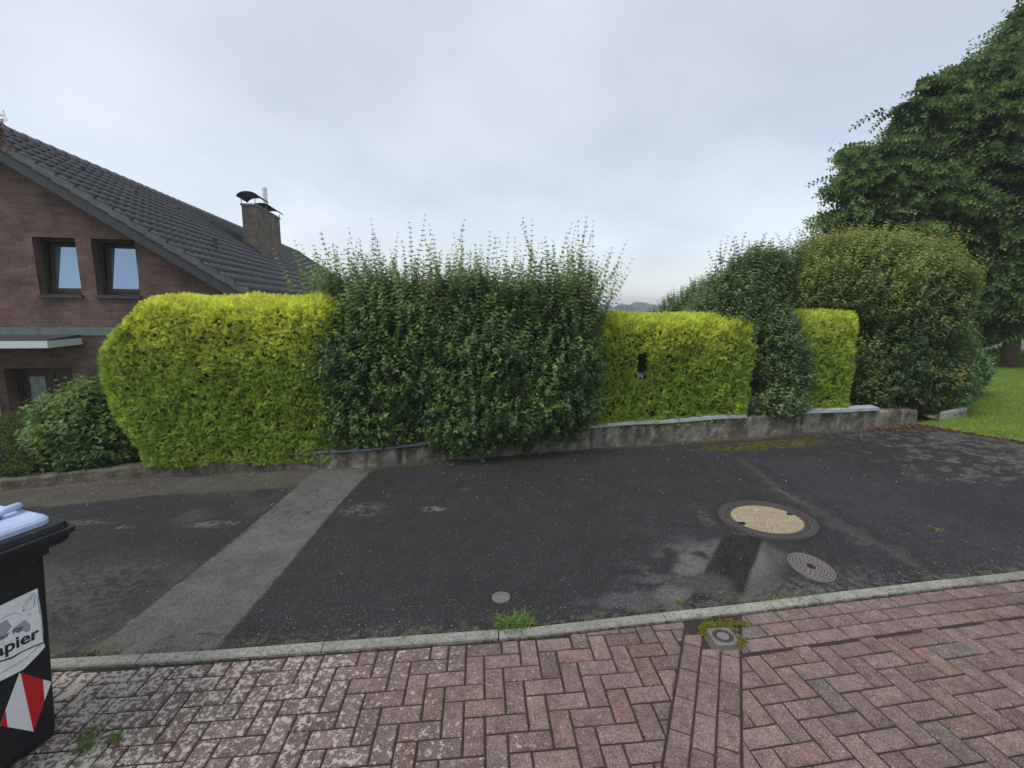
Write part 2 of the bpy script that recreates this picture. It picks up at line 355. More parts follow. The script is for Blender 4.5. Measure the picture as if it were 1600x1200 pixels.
tag(mesh_np('road', np.c_[X, Y, Z], np.c_[i, i + 1, i + len(xs) + 1, i + len(xs)], M_ASPH, cols=C_, smoothf=True), kind='structure')

# ------------------------------------------------------------------ kerb of concrete edging stones
mb = MB(); kc = []
kx = -6.0 + .31
pts = []
s_len = 0; xx = -8.0; stones = []
while xx < 8: 
    stones.append((xx, xx + .985)); xx += .992
for (a, b) in stones:
    tint = random.uniform(.85, 1.12); dz = random.uniform(-.002, .003); o0 = random.uniform(-.003, .003)
    K = 8; rows = []
    for k in range(K + 1):
        x = a + (b - a) * k / K; y0 = float(kerby(x)) + o0; wv = .070
        ln = float(kerby(x + .05) - kerby(x - .05)) / .1; nxv, nyv = ln / math.hypot(1, ln), -1 / math.hypot(1, ln)
        prof = [(-.0, -.10), (-.0, .010), (.006, .018), (wv - .006, .018), (wv, .010), (wv, -.10)]
        rows.append([(x + nxv * o, y0 + nyv * o, plane(x, y0) + h + dz) for o, h in prof])
    n0 = len(mb.v); mb.loft(rows)
    kc += [(.27 * tint, .262 * tint, .228 * tint)] * (len(mb.v) - n0)
tag(mb.build('kerb', M_KERB, cols=kc), kind='structure')

# ------------------------------------------------------------------ block paving
V, Fq = grid(nonuni(-7, 7, .25, 14), np.linspace(-5, 2.9, 60), lambda x, y: plane(x, y) - .008)
Vy = np.minimum(V[:, 1], kerby(V[:, 0]) - .03); V[:, 1] = Vy; V[:, 2] = plane(V[:, 0], Vy) - .008
tag(mesh_np('pavement_bed', V, Fq, M_JOINT), kind='structure')
def clip(poly, nx_, ny_, d):             # keep nx*x+ny*y <= d
    o = []
    for i in range(len(poly)):
        p, q = poly[i], poly[(i + 1) % len(poly)]; a = nx_ * p[0] + ny_ * p[1] - d; b = nx_ * q[0] + ny_ * q[1] - d
        if a <= 0: o.append(p)
        if (a < 0 < b) or (b < 0 < a): t = a / (a - b); o.append((p[0] + t * (q[0] - p[0]), p[1] + t * (q[1] - p[1])))
    return o
def area(p): return .5 * sum(p[i][0] * p[(i + 1) % len(p)][1] - p[(i + 1) % len(p)][0] * p[i][1] for i in range(len(p)))
PV, PF, PC = [], [], []
def inset(p, d):
    n = len(p); r = []
    for i in range(n):
        a, b, c = Vector(p[i - 1]), Vector(p[i]), Vector(p[(i + 1) % n])
        e1 = (b - a); e2 = (c - b)
        if e1.length < 1e-6 or e2.length < 1e-6: r.append(p[i]); continue
        e1.normalize(); e2.normalize(); n1 = Vector((-e1.y, e1.x)); n2 = Vector((-e2.y, e2.x)); m = n1 + n2
        k = m.length_squared / 2
        if k < .3: k = .3
        r.append((b.x + m.x * d / k, b.y + m.y * d / k))
    return r
def clean(p):
    o = [q for i, q in enumerate(p) if math.hypot(q[0] - p[i - 1][0], q[1] - p[i - 1][1]) > .004]
    return o
def paver(poly, tone=None):
    poly = clean(poly)
    if len(poly) < 3 or area(poly) < .0004: return
    j = .0040 + random.uniform(0, .0014)
    p0 = inset(poly, j); p1 = inset(poly, j + .0055)
    if area(p1) < .00012: return
    cx = sum(p[0] for p in poly) / len(poly); cy = sum(p[1] for p in poly) / len(poly)
    r = random.random()
    if r < .50: c = (.215, .152, .136)
    elif r < .74: c = (.195, .140, .125)
    elif r < .84: c = (.212, .132, .112)
    elif r < .97: c = (.160, .115, .102)
    else: c = (.170, .138, .128)
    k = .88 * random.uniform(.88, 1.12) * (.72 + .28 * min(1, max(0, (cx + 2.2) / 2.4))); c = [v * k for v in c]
    dz = random.uniform(-.0015, .0015); tx, ty = random.uniform(-.012, .012), random.uniform(-.012, .012)
    zf = lambda x, y: plane(x, y) + dz + tx * (x - cx) + ty * (y - cy)
    n = len(poly)
    # top face subdivided as a small grid is not needed: fan with centre
    b = len(PV)
    for x, y in p1: PV.append((x, y, zf(x, y)))
    for x, y in p0: PV.append((x, y, zf(x, y) - .006))
    for x, y in p0: PV.append((x, y, zf(x, y) - .03))
    PC.extend([c] * (3 * n))
    PF.append(list(range(b, b + n)))
    for i in range(n):
        k2 = (i + 1) % n
        PF.append([b + i, b + n + i, b + n + k2, b + k2]); PF.append([b + n + i, b + 2 * n + i, b + 2 * n + k2, b + n + k2])
GD = np.array([-.425, -.905]); GN = np.array([.905, -.425])   # gutter direction towards the camera, and its right-hand normal
G0 = np.array([1.262, 2.32])                                  # top right corner of the channel
def side(x, y): return (x - G0[0]) * GN[0] + (y - G0[1]) * GN[1]
def kclip(poly, off):
    cx = sum(p[0] for p in poly) / len(poly); yk = float(kerby(cx)); sl_ = float(kerby(cx + .1) - kerby(cx - .1)) / .2
    L = math.hypot(1, sl_); return clip(poly, -sl_ / L, 1 / L, (yk - sl_ * cx) / L - off)
def herring(mod, ang, org, kmax, conds, off):
    c, s = math.cos(math.radians(ang)), math.sin(math.radians(ang))
    for a in range(-70, 70):
        for m in range(-30, 30):
            ox, oy = a + 4 * m, -a
            for (w_, h_, dx, dy) in ((2, 1, 0, 0), (1, 2, 0, -2)):
                q = [(ox + dx, oy + dy), (ox + dx + w_, oy + dy), (ox + dx + w_, oy + dy + h_), (ox + dx, oy + dy + h_)]
                P = [(org[0] + mod * (u * c - v * s), org[1] + mod * (u * s + v * c)) for u, v in q]
                cx = sum(p[0] for p in P) / 4; cy = sum(p[1] for p in P) / 4
                if not (-6.2 < cx < 6 and .35 < cy < 4.2): continue
                P = kclip(P, off)
                for cd in conds:
                    if len(P) >= 3: P = clip(P, *cd)
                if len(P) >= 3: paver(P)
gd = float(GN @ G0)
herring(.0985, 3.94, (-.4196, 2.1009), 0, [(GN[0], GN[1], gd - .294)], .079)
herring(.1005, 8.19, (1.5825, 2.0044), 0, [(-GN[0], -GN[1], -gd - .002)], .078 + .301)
# channel of three courses running to the drain
for ccol, (o, st) in enumerate(((-.292, -.13), (-.195, -.07), (-.098, -.12))):
    s = st
    while s < 2.4:
        L = .20; q = [(o, s), (o + .098, s), (o + .098, s + L), (o, s + L)]
        P = [tuple(G0 + GN * a + GD * b) for a, b in q]; P = P[::-1] if area(P) < 0 else P
        P = clip(P, 0, 1, (2.446, 2.330, 2.318)[ccol])
        if len(P) >= 3 and area(P) > .002: paver(P)
        s += L
# three border courses parallel to the kerb on the right of the channel
for r_ in range(3):
    x = 1.20 - .07 * r_ + (.1 if r_ % 2 else 0)
    while x < 6.5:
        P = []
        for (a, b) in ((x, r_ + 1), (x + .197, r_ + 1), (x + .197, r_), (x, r_)):
            sl_ = float(kerby(a + .1) - kerby(a - .1)) / .2; L = math.hypot(1, sl_)
            o = .078 + .1 * b; P.append((a + sl_ / L * o, float(kerby(a)) - o / L))
        if area(P) < 0: P = P[::-1]
        P = clip(P, -GN[0], -GN[1], -gd - .003)
        if r_ == 0 or r_ == 1:
            P = clip(P, -.97, .23, -.97 * 1.30 + .23 * 2.42) if len(P) >= 3 else P
        if len(P) >= 3: paver(P)
        x += .197
me = bpy.data.meshes.new('pavement'); me.from_pydata(PV, [], PF); me.materials.append(M_PAVER); setcol(me, np.array(PC)); me.update()
po = bpy.data.objects.new('pavement', me); COL.objects.link(po); tag(po, kind='structure')
# pale lichen on the blocks, densest towards the left: in the paver material
t = M_PAVER.node_tree; n = t.nodes; l = t.links; p = n['Principled BSDF']; src = p.inputs['Base Color'].links[0].from_socket
tcx = n.new('ShaderNodeTexCoord'); sp = n.new('ShaderNodeSeparateXYZ'); l.new(tcx.outputs['Object'], sp.inputs[0])
def nzz(s, d=4, r=.65):
    x = n.new('ShaderNodeTexNoise'); x.inputs['Scale'].default_value = s; x.inputs['Detail'].default_value = d; x.inputs['Roughness'].default_value = r; l.new(tcx.outputs['Object'], x.inputs['Vector']); return x.outputs[0]
def mr(v, a, b, c=0., d=1.):
    r = n.new('ShaderNodeMapRange'); r.inputs[1].default_value = a; r.inputs[2].default_value = b; r.inputs[3].default_value = c; r.inputs[4].default_value = d; l.new(v, r.inputs[0]); return r.outputs[0]
thr = mth('ADD', mr(sp.outputs[0], -1.5, 1.0, .475, .70, ), mth('MULTIPLY', mth('SUBTRACT', nzz(2.2, 2), .5, tree=t), -.28, tree=t), tree=t)
lich = mth('MULTIPLY', mth('SUBTRACT', nzz(40, 4, .7), thr, tree=t), 14, tree=t)
lich = mth('MINIMUM', mth('MAXIMUM', lich, 0, tree=t), .8, tree=t)
mx = n.new('ShaderNodeMix'); mx.data_type = 'RGBA'; l.new(lich, mx.inputs[0]); l.new(src, mx.inputs[6]); mx.inputs[7].default_value = (.46, .43, .37, 1)
mo = mth('MULTIPLY', mth('SUBTRACT', nzz(6, 5), .60, tree=t), 3, tree=t); mo = mth('MINIMUM', mth('MAXIMUM', mo, 0, tree=t), .35, tree=t)
mx2 = n.new('ShaderNodeMix'); mx2.data_type = 'RGBA'; l.new(mo, mx2.inputs[0]); l.new(mx.outputs[2], mx2.inputs[6]); mx2.inputs[7].default_value = (.05, .042, .035, 1)
l.new(mx2.outputs[2], p.inputs['Base Color'])

# ------------------------------------------------------------------ low retaining wall and its coping
wallE = empty('retaining_wall', (0, 5.8, 0)); tag(wallE, 'low weathered concrete retaining wall with stained face below the hedges', 'wall')
xs_ = np.arange(-14, 6.101, .045); prof_n = 9
rows = []; cols = []
for x in xs_:
    y = float(wally(x)); zt = float(np.interp(x, WALL[:, 0], WALL[:, 2])); zb = float(plane(x, y)) - .05
    jt = abs(((x + 20) % .62) - .31) > .302 and x > -3.2
    pr = []
    for k in range(prof_n):                      # front face
        f_ = k / (prof_n - 1); z = zb + (zt - zb) * f_; pr.append((x, y + .012 * f_, z))
    pr += [(x, y + .06, zt + .004), (x, y + .12, zt + .002), (x, y + .22, zt - .0), (x, y + .22, zt - .15)]
    a = np.array(pr); nn = fbm(a, 7, 3, 3) - .5; n2 = fbm(a, 30, 3, 8) - .5
    a[:, 1] += (nn * .05 + n2 * .018) * (np.arange(len(a)) < prof_n + 1) + (.02 if jt else 0) * (np.arange(len(a)) < prof_n)
    a[:, 2] += nn * .022 * (np.arange(len(a)) > prof_n - 3)
    rows.append(a)
    st = vnoise(np.array([[x * 1.0, 0, 0]]), 9, 4)[0] * .6 + vnoise(np.array([[x, 0, 0]]), 25, 6)[0] * .4
    hh = np.clip((a[:, 2] - zb) / max(zt - zb, .05), 0, 1); q = fbm(a * np.array([1, 1, .4]), 14, 3, 2)
    c0 = np.array([.175, .162, .125]); dk = np.array([.045, .035, .024]); pl = np.array([.33, .31, .27])
    m1 = np.clip(smooth(.40, .60, st * .45 + q * .62) * (.45 + .6 * hh), 0, 1)[:, None]; cc = c0 * (1 - m1) + dk * m1
    m2 = (smooth(.56, .7, q) * .6)[:, None]; cc = cc * (1 - m2) + pl * m2
    mossw = smooth(-2.8, -3.6, np.array([x]))[0] * .6; cc = cc * (1 - mossw) + np.array([.085, .075, .045]) * mossw
    if jt: cc = cc * .5
    cols.append(cc)
Vw = np.concatenate(rows); nw = len(rows[0]); i = (np.arange(nw - 1)[None, :] + nw * np.arange(len(rows) - 1)[:, None]).ravel()
o = mesh_np('wall', Vw - np.array([0, 5.8, 0]), np.c_[i, i + nw, i + nw + 1, i + 1], M_WALL, wallE, cols=np.concatenate(cols), smoothf=True)
def coping(x0, x1, m, th=.022, over=.012, bk=.16):
    mb = MB(); rows = []
    for x in np.linspace(x0, x1, max(3, int((x1 - x0) / .12))):
        y = float(wally(x)) - over; zt = float(np.interp(x, WALL[:, 0], WALL[:, 2])) + .008 + .006 * math.sin(x * 5)
        rows.append([(x, y - 5.8, zt), (x, y - 5.8, zt + th), (x, y + bk - 5.8, zt + th + .01), (x, y + bk - 5.8, zt)])
    mb.loft(rows); return mb.build('coping', m, wallE)
for a, b in ((-4.0, -3.42), (-3.4, -2.82), (-2.8, -2.25), (-2.23, -1.6), (-1.58, -.9), (-.88, -.3), (-.28, .45), (.47, 1.0)): coping(a, b, M_SLATE, .022 + random.uniform(-.004, .004), .0 + random.uniform(0, .014))
coping(1.02, 3.3, M_WCOP, .04, .01); coping(3.95, 5.4, M_WCOP, .045, .01)

# planting bed
xs_ = np.arange(-14, 7.6, .1); ts = np.linspace(.1, 1.9, 16)
V = []
for t_ in ts:
    for x in xs_:
        zt = float(np.interp(x, WALL[:, 0], WALL[:, 2])) if x < 6.1 else .37 + (float(ground(x, wally(x))) + .03 - .37) * min(1, (x - 6.1) / .5)
        V.append((x, float(wally(x)) + t_, zt - .05 - (max(0, t_ - 1.2) * 1.2)))
V = np.array(V); V[:, 2] += (fbm(V, 3, 4, 4) - .5) * .06
i = (np.arange(len(xs_) - 1)[None, :] + len(xs_) * np.arange(len(ts) - 1)[:, None]).ravel()
tag(mesh_np('planting_bed', V, np.c_[i, i + 1, i + len(xs_) + 1, i + len(xs_)], M_SOIL, smoothf=True), kind='structure')

# ------------------------------------------------------------------ foliage builders
def unit(v): return v / np.maximum(np.linalg.norm(v, axis=1, keepdims=True), 1e-9)
def rdir(n): return unit(rng.normal(size=(n, 3)))
def leafmesh(name, P, D, Nn, L, W, Cc, m, parent, lobes=False):
    """one folded leaf per row: base P, direction D, leaf plane normal Nn"""
    n = len(P); S = unit(np.cross(D, Nn)); Nn = np.cross(S, D)
    L = L[:, None]; W = W[:, None]
    if not lobes:
        V = np.empty((n, 4, 3)); V[:, 0] = P; V[:, 1] = P + D * L * .45 + S * W * .5 + Nn * W * .14; V[:, 2] = P + D * L - Nn * L * .12; V[:, 3] = P + D * L * .45 - S * W * .5 + Nn * W * .14
        b = np.arange(n)[:, None] * 4; Fc = np.concatenate([b + [0, 1, 2], b + [0, 2, 3]]); k = 4
    else:                                 # three-lobed leaf
        V = np.empty((n, 7, 3)); V[:, 0] = P; V[:, 1] = P + D * L * .35 + S * W * .55 + Nn * W * .1; V[:, 2] = P + D * L * .52 + S * W * .22
        V[:, 3] = P + D * L - Nn * L * .12; V[:, 4] = P + D * L * .52 - S * W * .22; V[:, 5] = P + D * L * .35 - S * W * .55 + Nn * W * .1; V[:, 6] = P + D * L * .3 - Nn * W * .05
        b = np.arange(n)[:, None] * 7; Fc = np.concatenate([b + [0, 1, 6], b + [6, 1, 2], b + [6, 2, 3], b + [6, 3, 4], b + [6, 4, 5], b + [0, 6, 5]]); k = 7
    return mesh_np(name, V.reshape(-1, 3), Fc, m, parent, cols=np.repeat(Cc, k, 0))
def shoots(P0, D, Ls, spacing, ll, lw, colf, bend=.15, flat=False, s0=.0, tipsize=.5, upn=.8, alt=False):
    """leaves in opposite pairs along every shoot; returns leaf arrays and stem segments"""
    n = np.maximum(2, ((Ls * (1 - s0)) / spacing).astype(int)); idx = np.repeat(np.arange(len(P0)), n)
    k = np.arange(len(idx)) - np.repeat(np.cumsum(n) - n, n)
    f = (k + .6) / n[idx]; s = (s0 + (1 - s0) * f) * Ls[idx]
    d0 = D[idx]; up = np.array([0, 0, 1.])
    P = P0[idx] + d0 * s[:, None] + up * (bend * s * s / np.maximum(Ls[idx], .05))[:, None]
    d = unit(d0 + up * (2 * bend * s / np.maximum(Ls[idx], .05))[:, None])
    rv = rdir(len(P0)); a = unit(np.cross(D, rv)); a = a[idx]; b = np.cross(d, a); b = unit(b); a = np.cross(b, d)
    if flat: e = a
    else: odd = (k % 2 == 1)[:, None]; e = np.where(odd, a, b)
    outP, outD, outN, outL, outW, outC = [], [], [], [], [], []
    size = (1 - (1 - tipsize) * f ** 2)
    for sg in (1, -1):
        ld = unit(e * sg + d * (.55 if not flat else .9) + rdir(len(P)) * .25)
        nn_ = unit(up * upn + d * .4 + rdir(len(P)) * .6) if not flat else unit(np.cross(a, d) + rdir(len(P)) * .35)
        outP.append(P); outD.append(ld); outN.append(nn_); outL.append(ll * size * rng.uniform(.75, 1.2, len(P))); outW.append(lw * size * rng.uniform(.8, 1.15, len(P)))
        outC.append(colf(P, f, idx))
    tips = P0 + D * Ls[:, None] + up * (bend * Ls)[:, None]
    mids = P0 + D * (Ls * .5)[:, None] + up * (bend * Ls * .25)[:, None]
    return [np.concatenate(v) for v in (outP, outD, outN, outL, outW, outC)], (P0, mids, tips)
def stems(name, segs, r0, m, parent, extra=None):
    V = []; Fc = []
    for (A0, B0, C0), rr in zip(segs, r0):
        n = len(A0); base = sum(len(v) for v in V)
        ring = []
        for P_, r in ((A0, rr), (B0, rr * .7), (C0, rr * .35)):
            for k in range(3):
                t = 2 * math.pi * k / 3; ring.append(P_ + np.array([math.cos(t), math.sin(t), 0]) * r)
        V.append(np.stack(ring, 1).reshape(-1, 3)); b = base + np.arange(n)[:, None] * 9
        for j in (0, 3):
            for k in range(3): Fc.append(b + [j + k, j + (k + 1) % 3, j + 3 + (k + 1) % 3, j + 3 + k])
    V = np.concatenate(V); Fc = np.concatenate(Fc)
    if extra is not None:
        V2, F2 = extra; Fc = np.concatenate([Fc, F2 + len(V)]); V = np.concatenate([V, V2])
    return mesh_np(name, V, Fc, m, parent)
def colfn(dark, light, tip=None, tipamt=0., ns=2.0, seed=0, var=.12, young=None):
    dark, light = np.array(dark), np.array(light)
    def fcol(P, f, idx):
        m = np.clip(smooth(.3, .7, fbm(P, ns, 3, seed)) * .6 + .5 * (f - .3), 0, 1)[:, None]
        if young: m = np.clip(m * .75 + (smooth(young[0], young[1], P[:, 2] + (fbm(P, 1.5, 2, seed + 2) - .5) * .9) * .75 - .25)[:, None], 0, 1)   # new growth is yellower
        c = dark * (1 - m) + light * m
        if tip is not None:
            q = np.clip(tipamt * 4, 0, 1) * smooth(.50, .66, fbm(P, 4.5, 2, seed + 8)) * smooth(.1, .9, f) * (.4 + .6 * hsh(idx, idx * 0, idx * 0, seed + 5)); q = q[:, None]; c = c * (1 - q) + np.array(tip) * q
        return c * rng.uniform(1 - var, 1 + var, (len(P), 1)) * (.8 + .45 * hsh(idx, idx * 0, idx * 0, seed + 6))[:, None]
    return fcol
def ell_surface(ells, dens, seed=0, front=None):
    """points and normals on the union of ellipsoids (cx,cy,cz,rx,ry,rz)"""
    Ps, Ns = [], []
    for i, e in enumerate(ells):
        c = np.array(e[:3]); r = np.array(e[3:6]); A_ = 4 * math.pi * ((r[0] * r[1]) ** 1.6 / 3 + (r[0] * r[2]) ** 1.6 / 3 + (r[1] * r[2]) ** 1.6 / 3) ** (1 / 1.6)
        n = int(A_ * dens); d = rdir(n); p = c + d * r; nn = unit(d / r); keep = np.ones(n, bool)
        for j, e2 in enumerate(ells):
            if j != i: keep &= (((p - np.array(e2[:3])) / (np.array(e2[3:6]) * .93)) ** 2).sum(1) > 1
        Ps.append(p[keep]); Ns.append(nn[keep])
    return np.concatenate(Ps), np.concatenate(Ns)
def ico_blob(ells, sc_=.78, seed=0, seg=20):
    V, Fc = [], []; base = 0
    for e in ells:
        c = np.array(e[:3]); r = np.array(e[3:6]) * sc_
        th = np.linspace(0, math.pi, seg // 2 + 1); ph = np.linspace(0, 2 * math.pi, seg + 1)[:-1]
        TH, PH = np.meshgrid(th, ph, indexing='ij'); d = np.stack([np.sin(TH) * np.cos(PH), np.sin(TH) * np.sin(PH), np.cos(TH)], -1).reshape(-1, 3)
        p = c + d * r * (.85 + .3 * fbm(d + c, 2.5, 3, seed))[:, None]; V.append(p)
        i = np.arange(seg // 2)[:, None] * seg; j = np.arange(seg)[None, :]; a = (i + j).ravel() + base; b = (i + (j + 1) % seg).ravel() + base
        Fc.append(np.c_[a, b, b + seg, a + seg]); base += len(p)
    return np.concatenate(V), np.concatenate(Fc)
def shrub(name, label, cat, ells, dens, ll, lw, spacing, col, Lr=(.2, .4), out_=.1, up=.7, inner=.22, m=None, group=None, tops=(), core=.60, lobes=False, trunks=(), zmin=None, bend=.12, jit=.12, stem_r=.0022, wave=.12, avoid=None, fill=.75, spray=None):
    m = m or M_LEAF
    base = (float(np.mean([e[0] for e in ells])), float(np.mean([e[1] for e in ells]))); zb = float(ground(*base))
    if trunks: base = tuple(trunks[0][0][:2]); zb = trunks[0][0][2]
    root = empty(name, (base[0], base[1], zb)); tag(root, label, cat, group); off = np.array([base[0], base[1], zb])
    P, Nn = ell_surface(ells, dens)
    P = P + Nn * ((fbm(P, 1.6, 3, 3) - .5) * 2 * wave)[:, None] * 2
    if zmin is not None: k = P[:, 2] > zmin; P, Nn = P[k], Nn[k]
    if avoid is not None: k = avoid(P); P, Nn = P[k], Nn[k]
    n = len(P); D = unit(Nn * .7 + np.array([0, 0, up]) + rdir(n) * .45); Ls = rng.uniform(*Lr, n)
    P0 = P - D * (Ls - out_ * rng.uniform(-.6, 1.2, n))[:, None] + rdir(n) * jit * .3
    arr, sg = shoots(P0, D, Ls, spacing, ll, lw, col, bend=bend, s0=.15)
    A_ = [arr]; S_ = [sg]; R_ = [stem_r]
    P, Nn = ell_surface([(e[0], e[1], e[2], e[3] * .80, e[4] * .80, e[5] * .80) for e in ells], dens * fill)      # leaves deeper inside the crown
    if zmin is not None: k = P[:, 2] > zmin; P, Nn = P[k], Nn[k]
    n = len(P); D = unit(Nn * .6 + np.array([0, 0, up]) + rdir(n) * .6); Ls = rng.uniform(*Lr, n)
    arr, sg = shoots(P - D * (Ls * .6)[:, None], D, Ls, spacing * 1.3, ll * 1.25, lw * 1.35, col, bend=bend, s0=.1); A_.append(arr); S_.append(sg); R_.append(stem_r)
    for (cnt, boxa, boxb, lr, lean, sp2, ll2, lw2, c2) in tops:       # long upright shoots rising from the top
        p = rng.uniform(boxa, boxb, (cnt, 3)); d = unit(np.c_[rng.normal(lean[0], lean[2], cnt), rng.normal(lean[1], lean[2], cnt), np.ones(cnt)])
        L2 = rng.uniform(lr[0], lr[1], cnt) ; arr, sg = shoots(p, d, L2, sp2, ll2, lw2, c2, bend=.03, s0=.05, tipsize=.45)
        A_.append(arr); S_.append(sg); R_.append(.0022)
    if spray: arr, sg = sprays(ells, *spray, col); A_ = [arr]; S_ = [sg]; R_ = [stem_r]; P2_, N2_ = ell_surface([(*e[:3], e[3] * .72, e[4] * .72, e[5] * .72) for e in ells], 26); D2_ = unit(N2_ * .5 + rdir(len(P2_))); arr, sg = shoots(P2_, D2_, rng.uniform(.4, .8, len(P2_)), .09, .15, .11, col); A_.append(arr)
    arr = [np.concatenate([a[k] for a in A_]) for k in range(6)]; arr[0] = arr[0] - off
    leafmesh('foliage', *arr[:5], arr[5], m, root, lobes)
    ex = ico_blob(ells, core); ex = (ex[0] - off, ex[1])  # dark filler lumps painting the crown's inner shade, joined to the stems
    stems('twig_shade_core', [tuple(q - off for q in s) for s in S_], R_, M_TWIG_SHADE, root, ex)
    for tr in trunks:
        mb = MB(); mb.tube([tuple(np.array(q[:3]) - off) for q in tr], [q[3] for q in tr], 10); mb.build('trunk', M_BARK if tr[0][3] > .04 else M_TWIG_SHADE, root, sm=True)
    return root

def sprays(ells, dens, per, R_, ll, lw, spacing, col):
    P, Nn = ell_surface(ells, dens); P = P + Nn * ((fbm(P, .9, 2, 5) - .5) * 1.5)[:, None]; n = len(P); h = unit(np.c_[Nn[:, :2] + rng.normal(0, .25, (n, 2)), np.zeros(n)])
    Rr = rng.uniform(*R_, n); root_ = P - h * (Rr * .8)[:, None] + np.array([0, 0, 1]) * (Nn[:, 2] * .15 - .0)[:, None]
    i = np.repeat(np.arange(n), per); m = len(i); a = rng.normal(0, .55, m); ca, sa = np.cos(a), np.sin(a)
    d = np.c_[h[i, 0] * ca - h[i, 1] * sa, h[i, 0] * sa + h[i, 1] * ca, rng.normal(.06, .13, m)]; d = unit(d)
    st_ = root_[i] + d * (rng.random(m) * .35 * Rr[i])[:, None] + np.c_[np.zeros((m, 2)), rng.normal(0, .05, m)]
    L_ = Rr[i] * rng.uniform(.5, 1.05, m)
    return shoots(st_, d, L_, spacing, ll, lw, col, bend=-.28, s0=.05, tipsize=.7, upn=1.8)
def hedge(label, org, ang, size, z0, dens=3300, hole=None, left_taper=0, right_taper=0, left_round=0, seed=0, yellow=1.0):
    """clipped conifer hedge: box with rounded shoulders, feathery flat sprays over its whole surface"""
    root = empty('clipped_hedge', (org[0], org[1], z0), ang); tag(root, label, 'hedge', 'clipped golden conifer hedges')
    Lx, Ly, Lz = size; R = .26
    faces = [((0, 0), Lx * Lz, 'f'), ((0, 0), Lx * Ly, 't'), ((0, 0), Ly * Lz, 'l'), ((0, 0), Ly * Lz, 'r'), ((0, 0), Lx * Lz * .4, 'b')]
    P = []
    for _, A_, k in faces:
        n = int(A_ * dens); a, b = rng.random(n), rng.random(n); o1, z1 = np.zeros(n), np.ones(n)
        if k == 'f': P.append(np.c_[a * Lx, o1, b * Lz])
        if k == 't': P.append(np.c_[a * Lx, b * Ly, z1 * Lz])
        if k == 'l': P.append(np.c_[o1, a * Ly, b * Lz])
        if k == 'r': P.append(np.c_[z1 * Lx, a * Ly, b * Lz])
        if k == 'b': P.append(np.c_[a * Lx, z1 * Ly, b * Lz])
    P = np.concatenate(P)
    def shape(P, shrink=0.):
        lo = np.array([R, R, .0]); hi = np.array([Lx - R, Ly - R, Lz - R]); q = np.clip(P, lo, hi); v = P - q; L_ = np.linalg.norm(v, axis=1, keepdims=True)
        nn = v / np.maximum(L_, 1e-6); p = q + nn * (R - shrink)
        w = P + np.array([org[0], org[1], z0]); disp = (fbm(w, 2.2, 3, seed) - .5) * .14 + (fbm(w @ np.array([[.8, .36, .48], [-.6, .48, .64], [0, -.8, .6]]) * np.array([1, 1.3, 1.5]), 7.3, 4, seed + 3) - .5) * .09
        p = p + nn * disp[:, None]
        h = np.clip(p[:, 2] / Lz, 0, 1); lowc = (1 - smooth(0, .55, h)) ** 1.3
        p[:, 0] += left_taper * lowc * (1 - p[:, 0] / Lx) ** 2; p[:, 0] -= right_taper * lowc * (p[:, 0] / Lx) ** 2
        p[:, 0] += left_round * smooth(.5, 1.05, h) ** 2 * (1 - p[:, 0] / Lx) ** 6 * 1.6; p[:, 2] -= .07 * smooth(.25, 0, p[:, 0] / Lx) * smooth(.7, 1, h) * (left_round > .2)
        return p, nn
    p, nn = shape(P)
    if hole is not None:
        hx0, hx1, hz0, hz1 = hole; k = ~((p[:, 0] > hx0) & (p[:, 0] < hx1) & (p[:, 2] > hz0) & (p[:, 2] < hz1) & (p[:, 1] < .35)); p, nn = p[k], nn[k]
    n = len(p); Ls = rng.uniform(.042, .088, n); D = unit(nn * .8 + np.array([0, 0, .35]) + rdir(n) * .85)
    tall = rng.random(n) < .006; Ls[tall] *= 1.9; D[tall] = unit(nn[tall] * .5 + np.array([0, 0, 1.]) + rdir(tall.sum()) * .3)
    depth = rng.uniform(-.08, .03, n)
    P0 = p + nn * depth[:, None] - D * (Ls * .6)[:, None]
    def cf(Pp, f, idx):
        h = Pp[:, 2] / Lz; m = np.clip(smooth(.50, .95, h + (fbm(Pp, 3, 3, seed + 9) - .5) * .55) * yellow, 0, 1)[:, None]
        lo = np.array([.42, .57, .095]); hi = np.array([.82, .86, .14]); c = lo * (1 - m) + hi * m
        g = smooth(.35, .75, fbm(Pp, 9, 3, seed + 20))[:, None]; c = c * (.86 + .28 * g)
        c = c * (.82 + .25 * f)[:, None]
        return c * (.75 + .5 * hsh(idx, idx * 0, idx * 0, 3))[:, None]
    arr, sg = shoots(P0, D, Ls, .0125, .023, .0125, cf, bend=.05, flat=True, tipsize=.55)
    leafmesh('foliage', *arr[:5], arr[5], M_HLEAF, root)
    # dark filler shell: the shade inside the hedge put into its colour
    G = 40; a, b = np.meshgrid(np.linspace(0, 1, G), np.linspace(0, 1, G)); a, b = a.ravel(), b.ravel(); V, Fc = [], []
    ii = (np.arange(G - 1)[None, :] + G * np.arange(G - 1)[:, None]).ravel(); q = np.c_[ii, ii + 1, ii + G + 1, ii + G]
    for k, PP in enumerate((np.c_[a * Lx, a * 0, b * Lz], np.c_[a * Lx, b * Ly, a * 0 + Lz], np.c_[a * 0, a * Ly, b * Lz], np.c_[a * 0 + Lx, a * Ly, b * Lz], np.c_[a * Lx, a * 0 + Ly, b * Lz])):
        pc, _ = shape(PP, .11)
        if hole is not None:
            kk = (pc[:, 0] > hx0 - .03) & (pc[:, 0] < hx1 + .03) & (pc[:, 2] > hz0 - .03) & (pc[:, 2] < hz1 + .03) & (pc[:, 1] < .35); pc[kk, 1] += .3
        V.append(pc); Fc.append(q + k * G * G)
    mesh_np('twig_shade_core', np.concatenate(V), np.concatenate(Fc), M_TWIG_SHADE, root)
    return root

